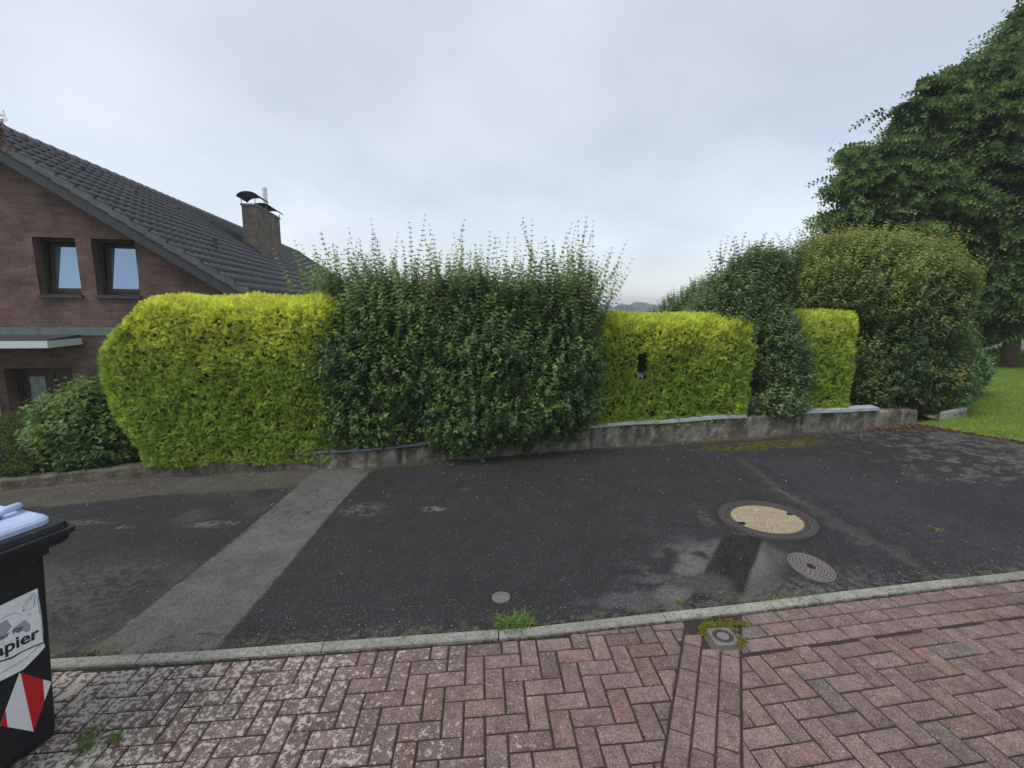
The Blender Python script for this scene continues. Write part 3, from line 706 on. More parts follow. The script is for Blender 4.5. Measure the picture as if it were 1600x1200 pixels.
# ------------------------------------------------------------------ hedges
a1 = math.atan2(.26, 3.2)
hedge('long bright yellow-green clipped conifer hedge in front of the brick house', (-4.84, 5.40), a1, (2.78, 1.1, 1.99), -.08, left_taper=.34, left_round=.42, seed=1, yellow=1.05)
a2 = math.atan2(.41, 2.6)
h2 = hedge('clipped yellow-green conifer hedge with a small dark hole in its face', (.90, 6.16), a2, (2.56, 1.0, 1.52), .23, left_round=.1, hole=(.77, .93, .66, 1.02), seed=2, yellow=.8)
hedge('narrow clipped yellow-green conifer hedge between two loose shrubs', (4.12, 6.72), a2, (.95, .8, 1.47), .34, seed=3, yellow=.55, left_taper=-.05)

# small pale box seen in the hole of the hedge
hb = at(1001, 592, 6.42)
bx = empty('nest_box', (hb[0], hb[1], hb[2] - .075), a2); tag(bx, 'small pale weathered box set in the dark hole of the clipped hedge', 'box')
mb = MB(); mb.box((-.05, 0, 0), (.04, .1, .15)); mb.build('box_body', mat('weathered_board', (.36, .33, .31), .8, noise=[(30, .4)]), bx, bevel=.003)
mb = MB(); mb.tube([(-.003, -.002, .085), (-.003, .01, .085)], .02, 14); mb.build('entrance_hole', M_DARK, bx)
mb = MB(); mb.box((-.056, -.015, .151), (.046, .11, .16)); mb.build('roof', M_SLATE, bx)

# ------------------------------------------------------------------ loose shrubs
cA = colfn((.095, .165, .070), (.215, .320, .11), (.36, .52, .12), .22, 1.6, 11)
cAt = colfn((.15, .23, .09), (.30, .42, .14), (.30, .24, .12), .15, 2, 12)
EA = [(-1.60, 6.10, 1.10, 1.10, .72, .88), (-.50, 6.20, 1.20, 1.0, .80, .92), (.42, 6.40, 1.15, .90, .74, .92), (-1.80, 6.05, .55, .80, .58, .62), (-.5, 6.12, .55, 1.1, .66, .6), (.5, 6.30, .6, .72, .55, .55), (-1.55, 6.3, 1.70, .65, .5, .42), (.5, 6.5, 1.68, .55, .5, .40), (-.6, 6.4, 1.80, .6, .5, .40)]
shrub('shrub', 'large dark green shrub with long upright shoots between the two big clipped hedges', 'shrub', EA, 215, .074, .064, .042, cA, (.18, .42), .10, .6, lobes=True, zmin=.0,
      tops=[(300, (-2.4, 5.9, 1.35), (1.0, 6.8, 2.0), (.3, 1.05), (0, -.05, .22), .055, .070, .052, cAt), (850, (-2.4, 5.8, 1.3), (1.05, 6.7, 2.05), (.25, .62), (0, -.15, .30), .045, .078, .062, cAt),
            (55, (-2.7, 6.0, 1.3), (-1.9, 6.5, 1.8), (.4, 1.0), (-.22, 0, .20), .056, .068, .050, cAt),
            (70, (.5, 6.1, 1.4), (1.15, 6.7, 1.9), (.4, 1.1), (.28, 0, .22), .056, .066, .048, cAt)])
cB = colfn((.150, .235, .115), (.29, .39, .16), (.20, .26, .10), .12, 2, 21)
EB = [(3.35, 7.1, 1.75, .62, .55, .75), (3.75, 7.05, 1.35, .45, .5, .75), (3.95, 6.9, .85, .36, .35, .5), (3.85, 6.68, .50, .38, .24, .22), (3.70, 7.2, 2.25, .42, .45, .52), (3.1, 7.5, 1.4, .5, .5, .6)]
shrub('shrub', 'grey-green upright shrub spilling over the wall between the clipped hedges', 'shrub', EB, 270, .062, .052, .036, cB, (.16, .36), .08, .8, lobes=True, zmin=.30,
      tops=[(260, (3.0, 6.8, 1.8), (4.15, 7.5, 2.5), (.2, .5), (0, 0, .22), .050, .062, .048, colfn((.07, .11, .05), (.13, .18, .07), (.2, .2, .1), .1, 2, 22))])
cC = colfn((.110, .180, .070), (.35, .43, .13), (.50, .47, .13), .15, 1.5, 31, young=(1.1, 2.9))
cCt = colfn((.28, .31, .09), (.46, .46, .13), (.42, .20, .09), .25, 2, 32)
EC = [(5.85, 8.1, 2.15, 1.3, .9, 1.0), (6.55, 8.1, 1.5, 1.0, .95, 1.1), (6.0, 7.75, 1.05, .95, .75, .8), (6.75, 8.0, 2.1, .72, .8, .75), (5.10, 8.0, 1.95, .68, .7, .68), (6.6, 7.6, .75, .75, .55, .5), (5.75, 7.5, .75, .6, .45, .45)]
shrub('shrub', 'big rounded olive shrub with yellow and reddish tips near the lawn', 'shrub', EC, 225, .064, .054, .040, cC, (.2, .42), .10, .55, lobes=True, zmin=.30,
      tops=[(240, (4.6, 7.6, 2.55), (7.2, 8.6, 2.95), (.15, .45), (0, -.1, .35), .045, .056, .044, cCt), (170, (6.7, 7.5, 1.6), (7.2, 8.4, 2.7), (.15, .4), (.8, -.1, .4), .045, .056, .044, cCt)],
      trunks=[[(6.22, 7.02, .28, .016), (6.3, 7.04, .6, .012), (6.45, 7.15, 1.0, .008), (6.55, 7.3, 1.3, .005)], [(6.2, 7.2, .25, .02), (6.2, 7.4, .8, .014), (6.2, 7.6, 1.3, .008)]])
cD = colfn((.10, .18, .05), (.18, .27, .07), (.25, .3, .08), .2, 1.2, 41)
shrub('shrub', 'fresh green bushy shrub showing behind the hedge with the hole', 'shrub', [(5.0, 12.8, .9, 1.5, 1.2, 1.45), (4.5, 12.5, .6, 1.0, 1, 1.3), (5.6, 13, 1.3, 1.3, 1, 1.3)], 90, .07, .055, .05, cD, (.25, .5), .12, .5, zmin=-1.4)
cL = colfn((.10, .20, .065), (.19, .33, .12), None, 0, 1.5, 51)
shrub('laurel_shrub', 'broad-leaved laurel shrub with long glossy leaves beside the lawn', 'shrub', [(8.15, 8.9, .80, .66, .6, .62), (7.7, 8.6, .55, .6, .6, .45), (8.55, 9.0, .66, .5, .4, .5)], 130, .13, .042, .045, cL, (.25, .4), .1, .35, m=M_GLEAF, zmin=.2)
cE = colfn((.14, .24, .075), (.27, .40, .12), (.26, .36, .08), .25, 2, 61)
shrub('broadleaf_shrub', 'leafy fresh green shrub at the left end of the clipped hedge', 'shrub', [(-5.55, 5.85, .26, .48, .42, .42), (-5.05, 5.85, .10, .36, .35, .32), (-5.9, 5.9, .0, .40, .35, .28), (-5.42, 6.0, .58, .32, .3, .24)], 190, .078, .062, .055, cE, (.16, .32), .08, .5, lobes=True, zmin=-.22)
shrub('seedling', 'small bright green seedling with toothed leaves in front of the leafy shrub', 'plant', [(-5.12, 5.5, .02, .14, .10, .10), (-5.32, 5.42, -.04, .1, .07, .07)], 420, .055, .042, .045, colfn((.06, .15, .05), (.12, .24, .08), None, 0, 2, 62), (.10, .2), .04, .7, lobes=True, zmin=-.15)
shrub('heather_shrub', 'low yellow-green spreading shrub at the far left kerb', 'shrub', [(-6.1, 5.65, -.02, .42, .3, .24), (-6.6, 5.9, .1, .5, .35, .3), (-5.85, 5.45, -.12, .3, .18, .12)], 420, .030, .016, .02, colfn((.07, .12, .025), (.17, .22, .04), None, 0, 3, 63), (.10, .2), .05, .8, zmin=-.25)
shrub('bedding_shrub', 'reddish tinged loose shrub behind the leafy shrub by the house', 'shrub', [(-5.35, 6.5, .55, .5, .4, .45), (-6.4, 6.6, .15, .55, .4, .4)], 160, .045, .03, .035, colfn((.06, .08, .04), (.11, .14, .06), (.16, .08, .06), .3, 3, 64), (.15, .3), .08, .7, zmin=-.9)

# ------------------------------------------------------------------ trees
cT = colfn((.062, .118, .042), (.160, .245, .070), (.26, .36, .10), .2, .9, 71)
def pxe(px, py, Y, r1, r2, r3):
    q = at(px, py, Y); return (q[0], q[1], q[2], r1, r2, r3)
ET = [pxe(1392, 342, 13, 1.15, 1.2, .75), pxe(1446, 322, 13.2, 1.3, 1.4, 1.1), pxe(1516, 252, 13.4, 1.35, 1.5, 1.55), pxe(1566, 172, 13.6, 1.2, 1.4, 1.5), pxe(1626, 132, 13.8, 1.2, 1.4, 1.5),
      pxe(1586, 322, 12.9, 1.6, 1.5, 1.6), pxe(1676, 222, 13, 1.8, 1.6, 2.0), pxe(1535, 425, 12.8, 1.1, 1.2, 1.0), pxe(1615, 435, 12.6, 1.1, 1.2, 1.1), pxe(1715, 385, 12.8, 1.6, 1.5, 1.8), pxe(1475, 385, 13.4, 1.0, 1.2, .8),
      pxe(1746, 102, 14, 2, 2, 2.2), pxe(1826, 272, 13.5, 2, 2, 2.4), pxe(1340, 322, 12.8, .42, .6, .35), pxe(1352, 288, 12.9, .45, .6, .35), pxe(1365, 258, 13, .6, .6, .4), pxe(1440, 215, 13.2, .5, .6, .5), pxe(1480, 165, 13.4, .5, .6, .45), pxe(1530, 130, 13.5, .55, .6, .45), pxe(1600, 80, 13.6, .7, .8, .6), pxe(1640, 60, 13.8, 1, 1, .8), pxe(1405, 262, 13, .55, .6, .4)]
shrub('broadleaf_tree', 'tall dark green broadleaf tree standing behind the lawn', 'tree', ET, 1, .14, .095, .075, cT, (.5, 1.05), .30, .12, spray=(2.6, 34, (.7, 1.5), .135, .085, .062), lobes=False, core=.55, bend=-.12, wave=.22, stem_r=.006, jit=.3,
      trunks=[[(13.25, 12.55, .2, .20), (13.25, 12.6, 1.2, .17), (13.4, 12.8, 3, .19), (13.6, 13, 6, .12)], [(13.3, 12.6, 1.3, .1), (12.2, 12.8, 3.2, .07), (10.8, 13.1, 4.4, .03)], [(13.35, 12.7, 2.2, .1), (14.2, 12.9, 4.5, .07), (15, 13, 6, .03)]])
for (x, y, r, h, lb) in ((15.8, 17.5, 3.0, 3.4, 'dark bushy evergreen in the shade behind the tree trunk'), (21.0, 17.0, 3.0, 4.2, 'dark bushy evergreen farther right behind the lawn'), (11.2, 19.0, 2.9, 3.0, 'dark bushy evergreen behind the laurel and the olive shrub')):
    g = float(ground(x, y))
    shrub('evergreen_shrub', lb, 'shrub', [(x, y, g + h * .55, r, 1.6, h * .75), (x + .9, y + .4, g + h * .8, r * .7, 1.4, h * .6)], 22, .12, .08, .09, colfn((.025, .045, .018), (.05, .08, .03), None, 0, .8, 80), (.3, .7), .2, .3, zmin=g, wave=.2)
# red-leaved maple just left of the view; only its branch tips reach into it
cM = colfn((.16, .035, .025), (.26, .06, .035), None, 0, 3, 90)
shrub('maple_tree', 'red-leaved maple whose branch tips reach in over the gable', 'tree', [(-6.03, 5.4, 3.88, .42, .4, .10), (-6.06, 5.4, 3.62, .45, .4, .10)], 120, .07, .022, .05, cM, (.2, .4), .08, -.05, bend=-.1,
      trunks=[[(-7.0, 5.6, -.35, .07), (-6.95, 5.55, 1.5, .05), (-6.6, 5.45, 3.8, .03)]])
# far tree line beyond the fields
Gt = 'far trees along the edge of the fields'
far = [(975, 300, 6, 5), (998, 430, 8.6, 8), (1022, 450, 6.8, 5), (1034, 440, 6, 5), (950, 460, 8, 9), (925, 440, 7, 8), (1060, 470, 8, 9), (1100, 480, 9, 9), (1150, 470, 8, 9), (1010, 480, 6, 8), (880, 470, 8, 9), (700, 480, 9, 9), (620, 480, 8, 9)]
lbs = ['small hazy tree rising leftmost in the gap above the hedge', 'rounded hazy tree, tallest of the far tree line in the gap', 'lower hazy tree right of the rounded far tree in the gap', 'hazy tree at the right end of the gap beside the green shrub']
first = {}
for k, (px, D_, h, wd) in enumerate(far):
    d = ray(px, 480); d = d / np.hypot(d[0], d[1]); x, y = float(d[0] * D_), float(d[1] * D_); g = float(ground(x, y))
    if k in (0, 1, 2, 3):
        o = shrub('far_tree', lbs[k], 'tree', [(x, y, g + h * .55, wd, wd * .8, h * .5), (x + wd * .7, y, g + h * .42, wd * .7, wd * .6, h * .42)], 3.2 if k else 6, 1.1, .9, .5, colfn((.10, .17, .06), (.18, .26, .09), None, 0, .2, 95), (.8, 1.6), .3, .3, group=Gt, core=.8, wave=1.1, stem_r=.02)
        first[k] = o
    else:
        srcE = first[1 if k % 2 else 2]; c_ = srcE.copy(); COL.objects.link(c_); c_.location = (x, y, g); c_.rotation_euler = (0, 0, k * 1.3)
        c_['label'] = 'hazy far tree of the field edge hidden behind the shrubs and hedges'; c_['label'] += '' 
        off = None
        for ch in list(srcE.children):
            cc = ch.copy(); COL.objects.link(cc); cc.parent = c_

# ------------------------------------------------------------------ brick house
HO = np.array([-8.5698, 9.6, 0.0]); HANG = math.atan2(.17477, .98461)
house = empty('brick_house', (HO[0], HO[1], -1.5), HANG); tag(house, 'brown brick house with dark tiled gable roof behind the left hedge', 'house')
ZB = -1.5                                                       # local z = world z + 1.5
SL = .652; UA = -1.69; ZA = 5.30; UE = 4.75; UW = -8.1; VL = 24.
def zr(u): return ZA - SL * abs(u - UA)
OPEN = [(-.745, -.02, 2.00, 3.10, .27), (.25, 1.02, 2.00, 3.10, .27), (-1.57, -.39, -1.5, .54, .32)]
mb = MB()
us = sorted({-7.7, UA, 4.3} | {v for o_ in OPEN for v in o_[:2]}); zs = sorted({-1.7, 9.} | {v for o_ in OPEN for v in o_[2:4]})
for i in range(len(us) - 1):
    for j in range(len(zs) - 1):
        u0, u1, z0, z1 = us[i], us[i + 1], zs[j], zs[j + 1]
        if any(o_[0] <= u0 and u1 <= o_[1] and o_[2] <= z0 and z1 <= o_[3] for o_ in OPEN): continue
        P = [(u0, z0), (u1, z0), (u1, z1), (u0, z1)]
        P = clip(P, SL, 1, ZA - .16 + SL * UA)
        if len(P) >= 3: P = clip(P, -SL, 1, ZA - .16 - SL * UA)
        if len(P) >= 3: mb.poly([(a, 0, b - ZB) for a, b in P])
for (u0, u1, z0, z1, dp) in OPEN:
    z0 -= ZB; z1 -= ZB
    mb.poly([(u0, 0, z0), (u0, 0, z1), (u0, dp, z1), (u0, dp, z0)]); mb.poly([(u1, 0, z0), (u1, dp, z0), (u1, dp, z1), (u1, 0, z1)])
    mb.poly([(u0, 0, z1), (u1, 0, z1), (u1, dp, z1), (u0, dp, z1)]); mb.poly([(u0, 0, z0), (u0, dp, z0), (u1, dp, z0), (u1, 0, z0)])
for u in (-7.7, 4.3): mb.poly([(u, 0, -1.7 - ZB), (u, VL, -1.7 - ZB), (u, VL, zr(u) - .16 - ZB), (u, 0, zr(u) - .16 - ZB)][::(1 if u > 0 else -1)])
mb.poly([(-7.7, VL, -.2), (4.3, VL, -.2), (4.3, VL, zr(4.3) - .16 - ZB), (UA, VL, ZA - .16 - ZB), (-7.7, VL, zr(-7.7) - .16 - ZB)][::-1])
mb.build('wall', M_BRICK, house, uv=True)
# roof of interlocking tiles: wavy cross-section along the eaves, stepped rows
rr = bpy.data.objects.new('roof', None)
TW, TL = .30, .345
cosp = 1 / math.hypot(1, SL); sinp = SL * cosp
rowsN = int((UE - UA) / cosp / TL) + 1; V0 = -.38; ncol = int((VL + .7) / TW); spt = 10
prof = []
for k in range(ncol * spt + 1):
    t_ = (k % spt) / spt
    h = .048 * max(0, math.cos((t_ - .22) * 2 * math.pi / .62)) if abs(t_ - .22) < .155 else 0.0
    h += .004 * math.cos((t_ - .7) * 2 * math.pi)
    prof.append((V0 + k * TW / spt, h))
prof = np.array(prof)
def roof_side(sgn, ue):
    V, Fc = [], []; n = len(prof)
    R_ = int(abs(ue - UA) / cosp / TL) + 1
    for r in range(R_):
        s0_, s1_ = r * TL, (r + 1) * TL + .0
        for (s, lift) in ((s0_ - (.06 if r else 0), -.004), (s1_, .040), (s1_ - .035, .008)):
            u = UA + sgn * s * cosp; z = ZA - s * sinp
            jitter = 0
            V.append(np.c_[np.full(n, u) + sgn * sinp * (prof[:, 1] + lift), prof[:, 0], z + cosp * (prof[:, 1] + lift) - ZB])
    for r in range(R_):
        for q in (0, 1):
            a = (r * 3 + q) * n; i = np.arange(n - 1) + a
            Fc.append(np.c_[i, i + n, i + n + 1, i + 1] if sgn > 0 else np.c_[i, i + 1, i + n + 1, i + n])
    return np.concatenate(V), np.concatenate(Fc)
V1, F1 = roof_side(1, UE); V2, F2 = roof_side(-1, UW)
roof = mesh_np('roof', np.concatenate([V1, V2]), np.concatenate([F1, F2 + len(V1)]), M_TILE, house)
mb = MB()                                                       # ridge caps
for k in range(int((VL + .7) / .38)):
    v0 = V0 + k * .38 - .02; rings = []
    for (v, r) in ((v0, .135), (v0 + .05, .13), (v0 + .40, .112)):
        rings.append([(UA + r * math.sin(a), v, ZA - ZB + .0 + r * .8 * math.cos(a)) for a in np.linspace(-1.9, 1.9, 11)])
    b = len(mb.v)
    for r in rings: mb.v += r
    for i in range(2):
        for j in range(10): mb.f.append([b + i * 11 + j, b + i * 11 + j + 1, b + (i + 1) * 11 + j + 1, b + (i + 1) * 11 + j])
    mb.f.append([b + j for j in range(11)])
mb.build('ridge_cap', M_TILE, roof, sm=False)
# verge: tile flaps in steps, barge board and soffit
for sgn, ue in ((1, UE), (-1, UW)):
    mb = MB(); R_ = int(abs(ue - UA) / cosp / TL) + 1
    for r in range(R_):
        s0_, s1_ = r * TL, (r + 1) * TL
        P = []
        for (s, dn) in ((s0_, -.01), (s1_, .035), (s1_, -.10), (s0_, -.125)):
            P.append((UA + sgn * s * cosp + sgn * sinp * dn, ZA - s * sinp + cosp * dn - ZB))
        mb.hexa([(P[0][0], V0 - .022, P[0][1]), (P[1][0], V0 - .022, P[1][1]), (P[1][0], V0 + .02, P[1][1]), (P[0][0], V0 + .02, P[0][1])][::1] +
                [(P[3][0], V0 - .022, P[3][1]), (P[2][0], V0 - .022, P[2][1]), (P[2][0], V0 + .02, P[2][1]), (P[3][0], V0 + .02, P[3][1])])
    mb.build('verge_tile', M_TILE, roof)
    mb = MB(); L_ = abs(ue - UA)
    def q(u_, dn): return (UA + sgn * u_ + 0, ZA - SL * u_ - dn - ZB)
    a, b = q(0, .14), q(L_, .14); c_, d_ = q(L_, .36), q(0, .36)
    v0, v1 = V0 + .02, V0 + .05
    mb.hexa([(a[0], v0, a[1]), (b[0], v0, b[1]), (b[0], v1, b[1]), (a[0], v1, a[1]), (d_[0], v0, d_[1]), (c_[0], v0, c_[1]), (c_[0], v1, c_[1]), (d_[0], v1, d_[1])])
    mb.build('barge_board', M_TRIM, house)
    mb = MB(); a, b = q(0, .20), q(L_, .20); c_, d_ = q(L_, .22), q(0, .22); v0, v1 = V0 + .052, -.003
    mb.hexa([(a[0], v0, a[1]), (b[0], v0, b[1]), (b[0], v1, b[1]), (a[0], v1, a[1]), (d_[0], v0, d_[1]), (c_[0], v0, c_[1]), (c_[0], v1, c_[1]), (d_[0], v1, d_[1])])
    mb.build('soffit', M_TRIM, house)
# gutter along the eaves
for sgn, ue in ((1, UE), (-1, UW)):
    mb = MB(); zz = zr(ue) - ZB; cx = ue + sgn * .08; rings = []
    for v in (V0, VL):
        rings.append([(cx + .07 * math.cos(a), v, zz - .02 + .07 * math.sin(a)) for a in np.linspace(math.pi, 2 * math.pi, 9)] + [(cx + .06 * math.cos(a), v, zz - .02 + .06 * math.sin(a)) for a in np.linspace(2 * math.pi, math.pi, 9)])
    mb.loft(rings); mb.build('gutter', M_ZINC, house)
def roofpt(px, py):
    d = ray(px, py); c_, s_ = math.cos(HANG), math.sin(HANG); D1 = np.array([c_, s_, 0]); D2 = np.array([-s_, c_, 0])
    nrm = SL * D1 + np.array([0, 0, 1]); P0 = HO + D1 * UA + np.array([0, 0, ZA]); t_ = ((P0 - EYEP) @ nrm) / (d @ nrm); q_ = EYEP + t_ * d
    return float((q_ - HO) @ D1), float((q_ - HO) @ D2), float(q_[2])
for (px, py) in ((118, 263), (203, 299), (270, 325), (325, 347), (373, 363), (455, 405)):
    u, v, z = roofpt(px, py); mb = MB(); R3 = Matrix.Translation((u, v, z - ZB)) @ Matrix.Rotation(math.atan(SL), 4, 'Y')
    mb.hexa([(-.14, -.11, 0), (.13, -.12, .0), (.13, .12, .0), (-.14, .11, 0), (-.12, -.08, .035), (.13, -.09, .10), (.13, .09, .10), (-.12, .08, .035)], R3); mb.build('vent_tile', M_TRIM, roof)
u, v, z = roofpt(338, 392); mb = MB(); mb.tube([(u, v, z - ZB - .1), (u, v, z - ZB + .26)], .055, 12); mb.tube([(u, v, z - ZB + .26), (u, v, z - ZB + .30)], .075, 12); mb.build('vent_pipe', M_TRIM, roof, sm=False)
# chimney with arched cowl plates and a steel flue
cu0, cu1, cv0, cv1, czt = .50, .98, 7.53, 10.2, 5.22
mb = MB(); mb.box((cu0, cv0, zr(cu1) - .3 - ZB), (cu1, cv1, czt - ZB)); ch = mb.build('chimney', M_CBRICK, roof, uv=True)
mb = MB(); mb.box((cu0 - .03, cv0 - .03, czt - ZB), (cu1 + .03, cv1 + .03, czt - ZB + .06)); mb.build('chimney_cap', mat('mossy_cap', (.15, .16, .11), .9, noise=[(12, .4)]), ch)
mb = MB(); mb.hexa([(cu0 - .04, cv0 - .06, zr(cu0 - .04) - ZB + .02), (cu1 + .10, cv0 - .06, zr(cu1 + .1) - ZB + .02), (cu1 + .10, cv0 - .002, zr(cu1 + .1) - ZB + .02), (cu0 - .04, cv0 - .002, zr(cu0 - .04) - ZB + .02),
                    (cu0 - .04, cv0 - .06, zr(cu0 - .04) - ZB + .18), (cu1 + .10, cv0 - .06, zr(cu1 + .1) - ZB + .16), (cu1 + .10, cv0 - .002, zr(cu1 + .1) - ZB + .18), (cu0 - .04, cv0 - .002, zr(cu0 - .04) - ZB + .2)]); mb.build('flashing', M_TRIM, ch)
def cowl(v0, v1, h0, arch):
    mb = MB(); zt = czt - ZB + .06; rings = []; um = (cu0 + cu1) / 2; W_ = (cu1 - cu0) / 2 + .12
    for v in np.linspace(v0, v1, 5):
        top = [(um + W_ * math.sin(a), v, zt + h0 + arch * math.cos(a)) for a in np.linspace(-1.45, 1.45, 15)]
        bot = [(um + (W_ - .01) * math.sin(a), v, zt + h0 - .018 + arch * math.cos(a)) for a in np.linspace(1.45, -1.45, 15)]
        rings.append(top + bot)
    mb.loft(rings)
    for v in (v0 + .06, v1 - .06):
        for u_ in (cu0 + .02, cu1 - .02): mb.tube([(u_, v, zt - .02), (u_, v, zt + h0 + .02)], .012, 6)
    mb.build('cowl', M_TRIM, ch)
cowl(cv0 - .08, cv0 + 1.0, .20, .20); cowl(cv0 + 1.25, cv1 + .12, .12, .16)
mb = MB(); mb.tube([(cu0 + .24, cv0 + 1.85, czt - ZB), (cu0 + .24, cv0 + 1.85, czt - ZB + .98)], .085, 16); mb.tube([(cu0 + .24, cv0 + 1.85, czt - ZB + .98), (cu0 + .24, cv0 + 1.85, czt - ZB + 1.0)], .09, 16); mb.build('flue', M_STEEL, ch, sm=False)
# windows
for (u0, u1, z0, z1, dp) in OPEN[:2]:
    z0 -= ZB; z1 -= ZB; wd = .055; y0, y1 = dp - .07, dp - .005; mb = MB()
    mb.box((u0, y0, z0), (u0 + wd, y1, z1)); mb.box((u1 - wd, y0, z0), (u1, y1, z1)); mb.box((u0 + wd, y0, z1 - wd), (u1 - wd, y1, z1)); mb.box((u0 + wd, y0, z0), (u1 - wd, y1, z0 + wd))
    wn = mb.build('window', M_WOOD, house)
    Rt = Matrix.Translation((0, dp - .03, z0 + .06)) @ Matrix.Rotation(math.radians(-7.5), 4, 'X')
    a0, a1_, H_ = u0 + .06, u1 - .06, z1 - z0 - .12; fw = .075; mb = MB()
    mb.box((a0, -.02, 0), (a0 + fw, .035, H_), Rt); mb.box((a1_ - fw, -.02, 0), (a1_, .035, H_), Rt); mb.box((a0 + fw, -.02, H_ - fw), (a1_ - fw, .035, H_), Rt); mb.box((a0 + fw, -.02, 0), (a1_ - fw, .035, fw), Rt)
    mb.build('sash', M_WOOD, wn)
    mb = MB(); mb.box((a0 + fw, .0, fw), (a1_ - fw, .008, H_ - fw), Rt); mb.build('pane', M_GLASS, wn)
    mb = MB(); mb.box((u0 - .02, -.05, z0 - .06), (u1 + .02, dp - .08, z0 + .003)); mb.build('sill', M_TRIM, wn)
    mb = MB(); mb.poly([(u0 - .3, dp + .25, z0 - .3), (u1 + .3, dp + .25, z0 - .3), (u1 + .3, dp + .25, z1 + .3), (u0 - .3, dp + .25, z1 + .3)]); mb.build('dark_room_backing', mat('dark_room', (.03, .03, .035), .9), wn)  # dark sheet painting the unlit room behind the tilted sash
# door
u0, u1, z0, z1, dp = OPEN[2]; z0 -= ZB; z1 -= ZB
mb = MB(); mb.box((u0, dp - .06, z0), (u0 + .08, dp, z1)); mb.box((u1 - .08, dp - .06, z0), (u1, dp, z1)); mb.box((u0 + .08, dp - .06, z1 - .08), (u1 - .08, dp, z1)); mb.box((u0 + .60, dp - .06, z0), (u0 + .68, dp, z1 - .08))
dr = mb.build('door', M_WOOD, house)
mb = MB(); mb.box((u0 + .08, dp - .03, z0), (u0 + .60, dp - .005, z1 - .08)); mb.box((u0 + .68, dp - .03, z0), (u1 - .08, dp - .005, z1 - .08)); mb.build('door_leaf', M_WOOD, dr)
mb = MB(); mb.box((u0 + .22, dp - .045, z0 + .35), (u0 + .50, dp - .032, z1 - .2)); mb.build('pane', M_DGLASS, dr)
mb = MB(); mb.tube([(u0 + .55, dp - .09, z0 + 1.0), (u0 + .55, dp - .09, z0 + 1.3)], .012, 8); mb.build('handle', M_STEEL, dr)
# canopy over the entrance
cr_ = -.02
mb = MB(); mb.box((-7.0, -.9, 1.02 - ZB), (cr_ - .14, -.87, 1.15 - ZB)); mb.box((cr_ - .14, -.9, 1.02 - ZB), (cr_ - .11, -.003, 1.15 - ZB)); cf_ = mb.build('canopy', M_WHITE, house)
mb = MB(); mb.box((-7.0, -.866, 1.05 - ZB), (cr_ - .145, -.004, 1.13 - ZB)); mb.build('canopy_soffit', M_TRIM, cf_)
mb = MB(); mb.hexa([(-7.0, -.86, 1.152 - ZB), (cr_ - .12, -.86, 1.152 - ZB), (cr_ - .12, -.005, 1.152 - ZB), (-7.0, -.005, 1.152 - ZB), (-7.0, -.86, 1.17 - ZB), (cr_ - .12, -.86, 1.17 - ZB), (cr_ - .12, -.005, 1.22 - ZB), (-7.0, -.005, 1.22 - ZB)]); mb.build('canopy_roof', M_TRIM, cf_)
mb = MB(); mb.box((-7.0, -.03, 1.20 - ZB), (4.2, -.004, 1.36 - ZB)); mb.build('flashing', M_ZINC, house)
mb = MB(); mb.box((-2.02, -.12, -.42 - ZB), (-1.72, -.005, -.02 - ZB)); lb = mb.build('letterbox', M_WHITE, house, bevel=.008)

# ------------------------------------------------------------------ manhole covers
def disc_frame(x, y): return float(plane(x, y))
def place(o, x, y, dz=0., rz=0.):
    o.location = (x, y, plane(x, y) + dz); nrm = Vector((-GA, -GB, 1)).normalized()
    o.rotation_mode = 'QUATERNION'; o.rotation_quaternion = Vector((0, 0, 1)).rotation_difference(nrm) @ Matrix.Rotation(rz, 3, 'Z').to_quaternion()
def ring(mb, r0, r1, z0, z1, n=72, sx=1, sy=1):
    for k in range(n):
        a, b = 2 * math.pi * k / n, 2 * math.pi * (k + 1) / n
        def p(r, t, z): return (r * math.cos(t) * sx, r * math.sin(t) * sy, z)
        mb.f_ = None
        i = len(mb.v); mb.v += [p(r0, a, z1), p(r1, a, z1), p(r1, b, z1), p(r0, b, z1), p(r0, a, z0), p(r1, a, z0), p(r1, b, z0), p(r0, b, z0)]
        mb.f += [[i, i + 1, i + 2, i + 3], [i + 1, i + 5, i + 6, i + 2], [i, i + 3, i + 7, i + 4]]
def disc(mb, r, z, n=72, sx=1, sy=1):
    i = len(mb.v); mb.v += [(r * math.cos(2 * math.pi * k / n) * sx, r * math.sin(2 * math.pi * k / n) * sy, z) for k in range(n)]; mb.f.append(list(range(i, i + n)))
mc = empty('manhole_cover'); place(mc, 2.2188, 3.872, .003, .3); tag(mc, 'large round manhole cover with a tan aggregate centre in an iron frame', 'manhole cover')
mb = MB(); ring(mb, .325, .385, -.03, .010, 96)
for k in range(110):
    a = 2 * math.pi * k / 110; R_ = Matrix.Rotation(a, 4, 'Z'); mb.box((.342, -.006, .010), (.374, .006, .016), R_)
ring(mb, .378, .385, .010, .014, 96); mb.build('frame', M_IRON, mc)
mb = MB(); ring(mb, .282, .318, -.03, .008, 96)
for k in range(90):
    a = 2 * math.pi * (k + .5) / 90; R_ = Matrix.Rotation(a, 4, 'Z'); mb.box((.295, -.005, .008), (.313, .006, .013), R_)
rim = mb.build('cover_rim', M_IRON, mc)
mb = MB(); pts_ = []
NN = 144
for k in range(NN):
    a = 2 * math.pi * k / NN; r = .281
    for a0 in (0, math.pi):
        d_ = abs((a - a0 + math.pi) % (2 * math.pi) - math.pi)
        if d_ < .13: r = .281 - .055 * math.sqrt(max(0, 1 - (d_ / .13) ** 2))
    pts_.append((r * math.cos(a), r * math.sin(a)))
for i_ in range(1, 9):
    pass
cv = [(0, 0, .010)]; cf = []
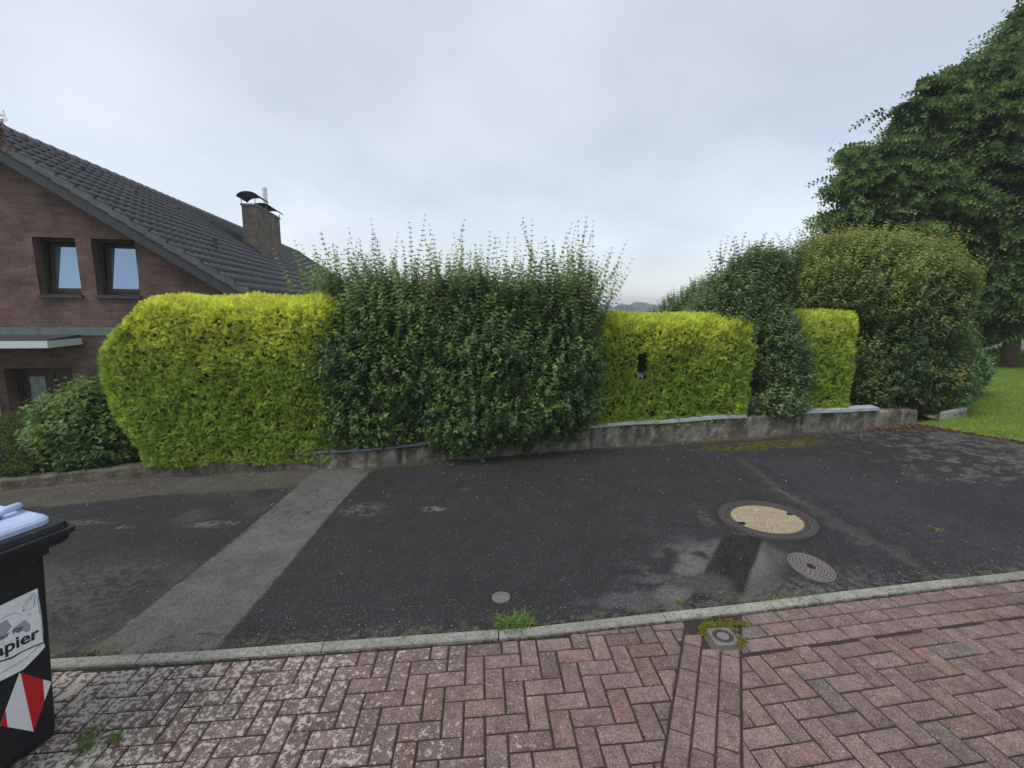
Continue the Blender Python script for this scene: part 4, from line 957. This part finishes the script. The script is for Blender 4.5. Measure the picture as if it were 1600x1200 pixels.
for ring_i in range(1, 13):
    for k in range(NN): cv.append((pts_[k][0] * ring_i / 12, pts_[k][1] * ring_i / 12, .010))
for k in range(NN): cf.append([0, 1 + k, 1 + (k + 1) % NN])
for ri in range(11):
    for k in range(NN): cf.append([1 + ri * NN + k, 1 + (ri + 1) * NN + k, 1 + (ri + 1) * NN + (k + 1) % NN, 1 + ri * NN + (k + 1) % NN])
mb.v, mb.f = cv, cf; mb.build('concrete_fill', M_AGG, mc)
mb = MB(); disc(mb, .33, -.02); mb.build('recess', M_DARK, mc)
M_IRONB = mat('iron_grooves', (.05, .045, .043), .8)
hc = empty('hydrant_cover'); place(hc, 2.125, 3.098, .003, -.05); tag(hc, 'smaller oval iron cover with concentric ribs near the kerb', 'manhole cover')
sx, sy = .128, .190
mb = MB(); ring(mb, .94, 1.0, -.03, .010, 72, sx, sy); mb.build('frame', M_IRON2, hc)
mb = MB(); disc(mb, .925, .003, 72, sx, sy); mb.build('cover_plate', M_IRONB, hc)
mb = MB()
for r in (.86, .74, .62, .50, .38, .27):
    ns_ = int(r * 30)
    for k in range(ns_):
        a0, a1_ = 2 * math.pi * (k + .08) / ns_ + r * 3, 2 * math.pi * (k + .92) / ns_ + r * 3; i = len(mb.v)
        for (rr_, aa, zz) in ((r - .04, a0, 1), (r + .04, a0, 1), (r + .04, a1_, 1), (r - .04, a1_, 1), (r - .04, a0, 0), (r + .04, a0, 0), (r + .04, a1_, 0), (r - .04, a1_, 0)): mb.v.append((rr_ * math.cos(aa) * sx, rr_ * math.sin(aa) * sy, .010 if zz else .004))
        mb.f += [[i + q for q in f_] for f_ in ((0, 1, 2, 3), (0, 4, 5, 1), (1, 5, 6, 2), (2, 6, 7, 3), (3, 7, 4, 0))]
mb.build('cover', M_IRON2, hc)
mb = MB(); ring(mb, .925, .94, -.02, -.002, 48, sx, sy); mb.build('gap', M_DARK, hc)
mb = MB(); disc(mb, .12, .0105, 16, sx, sy * 1.6); mb.build('keyhole', M_DARK, hc)
wc = empty('valve_cap'); place(wc, -.0586, 2.8335, .003); tag(wc, 'tiny round metal valve cap in the dark asphalt above the grass tuft', 'valve cap')
mb = MB(); ring(mb, .046, .0585, -.02, .008, 40); mb.build('frame', M_IRON2, wc)
mb = MB(); disc(mb, .044, .004, 40)
for r in (.036, .024): ring(mb, r - .003, r + .003, .004, .0065, 30)
mb.build('lid', M_IRON2, wc)
mb = MB(); mb.tube([(.008, .002, .004), (.008, .002, .010)], .008, 10); mb.build('bolt', M_STEEL, wc)

# ------------------------------------------------------------------ yard drain in the paving
dr = empty('yard_drain'); place(dr, 1.207, 2.417, .0, .03); tag(dr, 'grey square yard drain with a ring of slots in the block paving', 'drain')
def rrect(hx, hy, r, n=6):
    o = []
    for (cx, cy, a0) in ((hx - r, hy - r, 0), (-hx + r, hy - r, 90), (-hx + r, -hy + r, 180), (hx - r, -hy + r, 270)):
        for k in range(n + 1): a = math.radians(a0 + 90 * k / n); o.append((cx + r * math.cos(a), cy + r * math.sin(a)))
    return o
mb = MB(); a = rrect(.068, .072, .02)
mb.loft([[(x, y, -.03) for x, y in a], [(x, y, .001) for x, y in a], [(x * .97, y * .97, .003) for x, y in a]]); mb.build('grate', M_DRAIN, dr)
mb = MB()
for k in range(20):
    R_ = Matrix.Rotation(2 * math.pi * k / 20, 4, 'Z') @ Matrix.Translation((.046, 0, 0)) @ Matrix.Rotation(.35, 4, 'Z'); mb.box((-.013, -.0042, .0), (.013, .0042, .0042), R_)
mb.build('slots', M_DARK, dr)
mb = MB(); a = rrect(.105, .112, .03)
mb.loft([[(x, y, -.03) for x, y in a], [(x, y, -.005) for x, y in a]]); mb.build('surround', M_KERB if False else mat('drain_mortar', (.085, .08, .05), .9, noise=[(40, .4)], bump=(60, .8, .01)), dr)

# ------------------------------------------------------------------ paper bin
n_ = np.array([.956, -.292, 0]); dd = np.array([.292, .956, 0]); bc = np.array([-2.295, 1.752]); bz = float(plane(*bc)) + .002
bn = empty('paper_bin', (bc[0], bc[1], bz), math.atan2(-.292, .956)); tag(bn, 'black wheeled paper bin with a light blue flap on its lid at the left edge', 'bin')
M_BIN = mat('black_plastic', (.012, .013, .015), .5, spec=.4, noise=[(30, .25)], mixes=[(5, .5, .8, (.035, .033, .03), 5), (60, .68, .74, (.10, .10, .10), 2)], bump=(300, .15, .001))
M_BLUE = mat('blue_plastic', (.40, .50, .68), .5, noise=[(9, .12), (60, .06)], mixes=[(14, .62, .8, (.42, .45, .45), 4)])
M_BLUED = mat('dark_blue_plastic', (.035, .06, .38), .4)
def rr4(x0, x1, hy, z, r=.035): 
    return [(x + (x0 + x1) / 2, y, z) for x, y in rrect((x1 - x0) / 2, hy, r, 5)]
mb = MB(); mb.loft([rr4(-.17, .19, .185, .02), rr4(-.18, .20, .19, .06), rr4(-.36, .245, .222, .90), rr4(-.37, .255, .228, .935)]); mb.build('bin_body', M_BIN, bn, sm=False, bevel=.004)
mb = MB(); mb.loft([rr4(-.38, .30, .275, .935), rr4(-.38, .315, .285, .95), rr4(-.38, .315, .285, .975)]); mb.build('rim', M_BIN, bn, bevel=.003)
mb = MB(); mb.box((.255, -.21, .905), (.285, .21, .936)); mb.build('rim_rib', M_BIN, bn)
mb = MB(); mb.loft([rr4(-.40, .335, .30, .978), rr4(-.40, .335, .30, 1.0), rr4(-.40, .325, .292, 1.003)]); 
mb.loft([rr4(-.40, .318, .285, 1.003), rr4(-.40, .312, .28, 1.028), rr4(-.38, .30, .268, 1.033)]); lid = mb.build('lid', M_BIN, bn, bevel=.002)
mb = MB(); mb.loft([rr4(-.25, .285, .245, 1.034, .05), rr4(-.25, .285, .245, 1.052, .05), rr4(-.24, .277, .238, 1.062, .05), rr4(-.22, .258, .222, 1.072, .05)]); fl = mb.build('flap', M_BLUE, lid, sm=False)
mb = MB(); mb.loft([rr4(-.15, .15, .10, 1.072, .04), rr4(-.14, .14, .09, 1.083, .04)])
mb.build('flap_boss', M_BLUE, fl)
mb = MB(); mb.tube([(.14, .13, 1.068), (.145, .14, 1.094), (.145, .155, 1.100), (.14, .20, 1.100), (.12, .215, 1.094), (.08, .215, 1.068)], [.014, .016, .016, .016, .015, .013], 8); mb.build('handle', M_BLUE, fl, sm=True)
mb = MB(); mb.box((.115, .10, 1.068), (.165, .135, 1.094)); mb.build('handle_clip', M_BLUED, fl, bevel=.004)
for s_ in (-1, 1):
    mb = MB(); mb.tube([(-.28, s_ * .20, .10), (-.28, s_ * .25, .10)], .10, 24); wh = mb.build('wheel', mat('rubber', (.015, .015, .015), .8), bn)
    mb = MB(); mb.tube([(-.28, s_ * .252, .10), (-.28, s_ * .257, .10)], .05, 16); mb.build('hub', M_BIN, wh)
# stickers on the leaning front face: local frame on the face
slope = (.245 - .20) / (.90 - .06)
def face(y, z, o=.004): return (.20 + (z - .06) * slope + o, y, z)
Nf = Vector((1, 0, -slope)).normalized(); Tz = Vector((slope, 0, 1)).normalized(); Ty = Vector((0, 1, 0))
C0 = np.array([bc[0], bc[1], bz])
def on_face(px, py):
    Rz = Matrix.Rotation(math.atan2(-.292, .956), 3, 'Z'); o = Rz.inverted() @ Vector(EYEP - C0); d = Rz.inverted() @ Vector(ray(px, py))
    P0 = Vector(face(0, .06, 0)); t_ = (P0 - o).dot(Nf) / d.dot(Nf); q = o + d * t_; return (q.y, q.z)
def patch(name, pts2, m, off, parent=None, th=.0006):
    mb = MB(); v0 = [Vector(face(y, z, 0)) + Nf * off for y, z in pts2]; v1 = [v + Nf * th for v in v0]
    if sum(pts2[i][0] * pts2[(i + 1) % len(pts2)][1] - pts2[(i + 1) % len(pts2)][0] * pts2[i][1] for i in range(len(pts2))) < 0: v0, v1 = v0[::-1], v1[::-1]
    mb.loft([v0, v1]); return mb.build(name, m, parent or bn)
M_ST = mat('sticker_white', (.78, .82, .81), .5, noise=[(25, .12)], mixes=[(18, .6, .7, (.42, .47, .48), 4)])
M_STW = mat('sticker_reflective_white', (.72, .74, .74), .4, noise=[(30, .05)])
M_STR = mat('sticker_red', (.52, .012, .02), .4, noise=[(30, .08)])
M_INK = mat('ink_black', (.02, .02, .025), .6); M_LINE = mat('pen_line', (.13, .2, .2), .6); M_GHOST = mat('faded_grey', (.33, .36, .40), .6)
tr = on_face(58, 919); brr = on_face(70, 1010); 
S1 = [tr, on_face(64, 955), on_face(67, 985), on_face(67, 1000), brr, on_face(60, 1022), on_face(36, 1046), on_face(0, 1064), on_face(-60, 1090)]
wS = (S1[-1][0] - .06); S1 += [(S1[-1][0] - .03, S1[-1][1] + .05), (S1[-1][0] - .03, tr[1] - .01), (tr[0] - .10, tr[1] - .002)]
st = patch('sticker', S1, M_ST, .0015)
tag(st, 'torn white paper recycling sticker')
def strokes(name, pxs, wpx, m, parent, off=.0026):
    mb = MB()
    for line in pxs:
        q = [Vector(face(*on_face(*p_), 0)) + Nf * off for p_ in line]; mb.tube([tuple(v) for v in q], wpx, 4)
    return mb.build(name, m, parent)
strokes('drawing', [[(35, 955), (42, 946), (50, 930), (53, 935), (54, 946), (44, 952), (35, 955)], [(35, 955), (36, 948), (45, 933), (50, 930)], [(58, 925), (62, 945), (65, 975), (67, 1000)], [(0, 968), (10, 962), (22, 957), (32, 960)], [(47, 928), (52, 927), (58, 935), (62, 960)],
                    [(0, 1052), (20, 1040), (40, 1028), (62, 1008)]], .0010, M_LINE, st)
def textmesh(name, body, m, parent, y, z, size, rot=0., xs=1., bold=0.):
    cu = bpy.data.curves.new(name, 'FONT'); cu.body = body; cu.size = size; cu.extrude = .0004; cu.align_x = 'RIGHT'; cu.offset = bold
    tmp = bpy.data.objects.new('tmp', cu); COL.objects.link(tmp); dg = bpy.context.evaluated_depsgraph_get(); me = bpy.data.meshes.new_from_object(tmp.evaluated_get(dg)); bpy.data.objects.remove(tmp)
    me.name = name; me.materials.clear(); me.materials.append(m); ob = bpy.data.objects.new(name, me); COL.objects.link(ob); ob.parent = parent
    c_, s_ = math.cos(rot), math.sin(rot); tx = Ty * c_ + Tz * s_; ty_ = -Ty * s_ + Tz * c_; p0 = Vector(face(y, z, 0)) + Nf * .0026
    ob.matrix_local = Matrix([[tx[0] * xs, ty_[0], Nf[0], p0[0]], [tx[1] * xs, ty_[1], Nf[1], p0[1]], [tx[2] * xs, ty_[2], Nf[2], p0[2]], [0, 0, 0, 1]]); return ob
for q4 in ([(-8, 1000), (-2, 975), (10, 968), (18, 978), (8, 992), (0, 1002)], [(20, 982), (38, 968), (47, 975), (47, 985), (40, 988), (34, 985), (28, 990)]):
    patch('faded_print', [on_face(*p_) for p_ in q4], M_GHOST, .0016 + .0007, st, .0002)
e0 = on_face(36, 983); e1 = on_face(4, 998); rot_ = math.atan2(e0[1] - e1[1], e0[0] - e1[0])
hz = abs(on_face(36, 978)[1] - on_face(36, 983)[1])
textmesh('lettering', 'Nur für', M_INK, st, e0[0], e0[1], .031, rot_, 1.0, .0006)
e2 = on_face(60, 995); textmesh('lettering', 'Papier', M_INK, st, e2[0], e2[1], .071, rot_, 1.0, .0018)
e3 = on_face(55, 1020)
tear = [on_face(*p_) for p_ in ((70, 1004), (52, 1011), (34, 1019), (18, 1029), (0, 1034), (-30, 1049), (-30, 1047), (0, 1032), (18, 1026), (34, 1017), (52, 1009), (69, 1002))]
patch('tear_line', tear, M_INK, .0024, st, .0006)
strokes('small_print', [[(4, 1050), (14, 1045)], [(17, 1043), (26, 1038)], [(30, 1036), (36, 1033)], [(40, 1030), (50, 1024)]], .0009, M_GHOST, st)
# reflective diamond
tp, rt, bt = on_face(30, 1051), on_face(80, 1065), on_face(52, 1143); lf = (tp[0] + bt[0] - rt[0], tp[1] + bt[1] - rt[1])
dm = patch('hazard_marker', [tp, rt, bt, lf], M_STW, .0015); tag(dm, 'red and white striped reflective diamond')
def mixp(a, b, t_): return (a[0] + (b[0] - a[0]) * t_, a[1] + (b[1] - a[1]) * t_)
tp2 = mixp(tp, rt, .04)
patch('red_stripe', [mixp(tp, rt, .03), mixp(tp, rt, .72), mixp(rt, bt, .40), mixp(rt, bt, .98), bt], M_STR, .0024, dm)
a_, b_ = mixp(tp, lf, .72), mixp(lf, bt, .16); patch('red_stripe', [a_, mixp(tp, lf, .98), mixp(lf, bt, .02), mixp(lf, bt, .22)], M_STR, .0024, dm)

# ------------------------------------------------------------------ small plants, moss, gravel, litter
def grass_patch(name, label, cat, pts_, n, h, m=M_GRASSBL, c0=(.10, .19, .04), c1=(.22, .30, .07), spread=.5, kind=None, group=None, wv=.0035, zf=None, lean=.5):
    pts_ = np.array(pts_, float); i = rng.integers(0, len(pts_), n); P = pts_[i, :2] + rng.normal(size=(n, 2)) * pts_[i, 2:3]
    z = plane(P[:, 0], P[:, 1]) if zf is None else zf(P[:, 0], P[:, 1])
    P = np.c_[P, z]; D = unit(np.c_[rng.normal(0, lean, (n, 2)), np.ones(n)]); L = h * rng.uniform(.4, 1.2, n)
    tt = rng.random((n, 1)); C1 = np.array(c0) * (1 - tt) + np.array(c1) * tt; off = np.r_[pts_[0, :2], float(z[0])]
    off[2] = float(np.median(z)) 
    V = np.empty((n, 6, 3)); S = unit(np.cross(D, rdir(n))); drp = np.c_[D[:, :2], np.zeros(n)]
    M1 = P + D * (L * .55)[:, None]; T1 = P + D * (L * .9)[:, None] + drp * (L * .5)[:, None] - np.array([0, 0, 1]) * (L * .1)[:, None]
    V[:, 0] = P - S * wv; V[:, 1] = P + S * wv; V[:, 2] = M1 + S * wv * .8; V[:, 3] = M1 - S * wv * .8; V[:, 4] = T1; V[:, 5] = T1 + S * wv * .2
    b = np.arange(n)[:, None] * 6; Fc = np.concatenate([b + [0, 1, 2, 3], b + [3, 2, 5, 4]])
    o = mesh_np(name, (V - off).reshape(-1, 3), Fc, m, cols=np.repeat(C1, 6, 0)); o.location = off
    tag(o, label, cat, group, kind); return o
def g2(px, py, s): q = gp(px, py); return (q[0], q[1], s)
grass_patch('grass_tuft', 'bright green grass tuft growing at the kerb below the tiny valve cap', 'grass tuft', [g2(805, 978, .03), g2(795, 979, .035), g2(820, 977, .025)], 420, .07, lean=.8)
grass_patch('grass_tuft', 'small weed tuft at the kerb edge left of the bright grass tuft', 'grass tuft', [g2(633, 1000, .018)], 90, .035, c0=(.09, .15, .03))
grass_patch('grass_tuft', 'low weeds at the kerb right of the drain below the trench patch', 'grass tuft', [g2(1215, 941, .025), g2(1235, 939, .03), g2(1250, 938, .015)], 170, .035, c0=(.13, .19, .03), c1=(.25, .30, .06))
grass_patch('grass_tuft', 'tiny green sprout alone in the asphalt beside the trench patch', 'grass tuft', [g2(1064, 942, .008)], 40, .03, c0=(.13, .22, .03), c1=(.28, .36, .06))
grass_patch('grass_tuft', 'green weed on the lichened paving close to the black bin', 'grass tuft', [g2(135, 1168, .02), g2(137, 1150, .02)], 160, .03, c0=(.12, .18, .05), c1=(.22, .28, .09))
grass_patch('grass_tuft', 'smaller green weed on the paving right of the weed by the bin', 'grass tuft', [g2(182, 1150, .012), g2(178, 1160, .012)], 80, .025, c0=(.12, .18, .05), c1=(.22, .28, .09))
grass_patch('grass_tuft', 'small yellow tuft alone on the asphalt far right', 'grass tuft', [g2(1465, 829, .025)], 60, .02, c0=(.2, .19, .06), c1=(.3, .26, .09))
grass_patch('grass_tuft', 'thin weeds where the pale strip meets the kerb', 'grass tuft', [g2(140, 1026, .022)], 120, .025, c0=(.09, .11, .03), c1=(.15, .16, .06))
# moss around the drain and in the joints
mp = [g2(1103, 976, .012), g2(1098, 982, .01), g2(1162, 975, .012), g2(1110, 978, .02), g2(1125, 976, .025), g2(1145, 974, .02), g2(1160, 1000, .012), g2(1155, 1006, .012), g2(1098, 990, .008), g2(1150, 985, .006)]
grass_patch('moss', 'yellow-green moss around the drain', 'moss', mp, 2300, .010, c0=(.13, .14, .02), c1=(.26, .24, .04), kind='stuff', wv=.003, lean=1)
jx = rng.uniform(-3.5, 4.5, 260); jp = np.c_[jx, kerby(jx) - .076, np.full(260, .006)]
grass_patch('moss', 'thin moss line along the inner side of the kerb', 'moss', jp, 2600, .007, c0=(.07, .075, .02), c1=(.15, .15, .04), kind='stuff', wv=.003, lean=1)
jx = rng.uniform(-4.5, 4.5, 300); jp = np.c_[jx, kerby(jx) + .01 + .02 * rng.random(300), np.full(300, .01)]
grass_patch('moss', 'thin moss and weeds along the road side of the kerb', 'moss', jp, 2200, .009, c0=(.08, .085, .025), c1=(.17, .18, .05), kind='stuff', wv=.003, lean=1)
wp = np.c_[rng.uniform(2.6, 4.2, 120), np.zeros(120), np.full(120, .05)]; wp[:, 1] = wally(wp[:, 0]) - .42 + rng.normal(0, .07, 120)
grass_patch('moss', 'yellow moss patch on the asphalt below the wall', 'moss', wp, 2500, .010, c0=(.11, .11, .02), c1=(.22, .20, .04), kind='stuff', wv=.004, lean=1)
# lawn
n = 150000; X_ = rng.uniform(6.2, 17, n); Y_ = 5.4 + (rng.random(n) ** 1.4) * 11; k = (Y_ > topy(X_) + .02) & (X_ < Y_ * 1.3 + 1.5) & ~((X_ < 7.2) & (Y_ > 7.15) & (Y_ < 9)); X_, Y_ = X_[k], Y_[k]
P = np.c_[X_, Y_, np.full(len(X_), .004)]; nb_ = fbm(P[:, :2], .9, 3, 2)
n = len(P); hgt = .035; D = unit(np.c_[rng.normal(0, .45, (n, 2)), np.ones(n)]); L = hgt * rng.uniform(.5, 1.3, n); z = ground(P[:, 0], P[:, 1])
B_ = np.c_[P[:, :2], z]; S = unit(np.cross(D, rdir(n))) * .006; tt = np.clip(nb_[:, None] * .9 + rng.random((n, 1)) * .4 - .1, 0, 1)
Cg = np.array([.16, .28, .03]) * (1 - tt) + np.array([.27, .38, .04]) * tt
V = np.stack([B_ - S, B_ + S, B_ + D * L[:, None] + S * .2], 1).reshape(-1, 3); b = np.arange(n)[:, None] * 3
o = mesh_np('grass', V - np.array([9, 8, 0.]), b + [0, 1, 2], M_GRASSBL, cols=np.repeat(Cg, 3, 0)); o.location = (9, 8, 0); tag(o, 'short mown lawn grass right of the shrubs', 'grass', kind='stuff')
# gravel crumbs on asphalt
def crumbs(name, label, cat, P, r, cols, m, flat=.6):
    n = len(P); base = np.array([(1, 0, 0), (0, 1, 0), (-1, 0, 0), (0, -1, 0), (0, 0, 1), (0, 0, -.3)], float)
    V = base[None] * (1 + rng.normal(0, .25, (n, 6, 1))) * np.array([1, 1, flat]); a = rng.uniform(0, 6.28, n); ca, sa = np.cos(a)[:, None], np.sin(a)[:, None]
    V = np.stack([V[..., 0] * ca - V[..., 1] * sa, V[..., 0] * sa + V[..., 1] * ca, V[..., 2]], -1) * r[:, None, None] + P[:, None, :]
    b = np.arange(n)[:, None] * 6; Fc = np.concatenate([b + f_ for f_ in ([0, 1, 4], [1, 2, 4], [2, 3, 4], [3, 0, 4], [1, 0, 5], [2, 1, 5], [3, 2, 5], [0, 3, 5])])
    off = P.mean(0); o = mesh_np(name, V.reshape(-1, 3) - off, Fc, m, cols=np.repeat(cols, 6, 0)); o.location = off; tag(o, label, cat, kind='stuff'); return o
M_STONE = mat('grit', attr=True, rough=.85)
n = 2600; x = rng.uniform(-5.5, 6.5, n); kk = rng.random(n); y = np.where(kk < .45, kerby(x) + .03 + rng.exponential(.12, n), np.where(kk < .62, topy(x) - .05 - rng.exponential(.12, n), kerby(x) + rng.random(n) * (topy(x) - kerby(x))))
y = np.minimum(y, topy(x) - .04); r = rng.uniform(.0018, .0055, n) * (1 + .8 * (y > 4.5)); t_ = rng.random((n, 1)); cc = np.array([.16, .15, .13]) * (1 - t_) + np.array([.42, .40, .36]) * t_
crumbs('gravel', 'loose pale grit scattered on the dark asphalt', 'grit', np.c_[x, y, plane(x, y) + .003], r, cc, M_STONE)
n = 900; x = np.r_[rng.uniform(5.2, 7.2, n - 300), rng.uniform(6.3, 7.3, 300)]; y = np.r_[topy(x[:n - 300]) - .02 - np.abs(rng.normal(0, .16, n - 300)), rng.uniform(7.1, 7.9, 300)]
z = np.where(np.arange(n) < n - 300, plane(x, y) + .006, plane(x, y) + .06 + .03); D = unit(np.c_[rng.normal(size=(n, 2)), rng.normal(0, .2, n)]); t_ = rng.random((n, 1))
o = leafmesh('leaf_litter', np.c_[x, y, z] - np.array([6.5, 7, .2]), D, unit(np.c_[rng.normal(0, .3, (n, 2)), np.ones(n)]), rng.uniform(.03, .07, n), rng.uniform(.015, .035, n), np.array([.10, .045, .025]) * (1 - t_) + np.array([.26, .16, .08]) * t_, M_LEAF, None)
o.location = (6.5, 7, .2); tag(o, 'brown fallen leaves and bark at the end of the wall', 'leaf litter', kind='stuff')
# edging stone and rubble piece at the end of the wall
q0 = gp(1476, 659); q1 = gp(1508, 652); ag = math.atan2(q1[1] - q0[1], q1[0] - q0[0])
mb = MB(); mb.box((0, 0, -.1), (.62, .08, .10)); es = mb.build('edging_stone', mat('edging', (.27, .30, .27), .85, noise=[(14, .25), (70, .2)], bump=(50, .4, .01)), bevel=.012); es.location = (q0[0], q0[1], float(ground(q0[0], q0[1])) + .02); es.rotation_euler = (0, -.05, ag)
tag(es, 'pale grey-green edging stone between the shrub bed and the lawn', 'edging stone')
q0 = gp(1452, 658); mb = MB(); mb.hexa([(-.12, -.06, -.05), (.15, -.05, -.05), (.13, .08, -.05), (-.1, .07, -.05), (-.10, -.04, .03), (.12, -.04, .045), (.11, .05, .05), (-.08, .05, .04)])
rk = mb.build('stone_slab', mat('slab', (.23, .20, .15), .9, noise=[(20, .3)], bump=(40, .6, .01)), bevel=.012); rk.location = (q0[0] + .12, q0[1] + .1, float(plane(q0[0], q0[1])) + .03); tag(rk, 'small buff broken slab on the ground left of the pale edging stone', 'stone')
rk = bpy.data.objects.new('flat_stone', rk.data.copy()); rk.data.materials[0] = mat('pale_stone', (.36, .36, .32), .9, noise=[(20, .3)]); COL.objects.link(rk); q0 = at(54, 744, 5.34); rk.location = (q0[0], q0[1], q0[2] - .02); rk.scale = (.55, .5, .5)
tag(rk, 'small pale flat stone lying on the low kerb below the left shrubs', 'stone')

# ------------------------------------------------------------------ damp air
hm = bpy.data.materials.new('haze'); hm.use_nodes = True; t = hm.node_tree; t.nodes.clear()
o_ = t.nodes.new('ShaderNodeOutputMaterial'); pv = t.nodes.new('ShaderNodeVolumePrincipled'); pv.inputs['Color'].default_value = (.86, .9, .97, 1); pv.inputs['Density'].default_value = .0014
t.links.new(pv.outputs[0], o_.inputs['Volume'])
mb = MB(); mb.box((-1300, -1300, -5), (1300, 1300, 14)); tag(mb.build('haze', hm), kind='stuff')
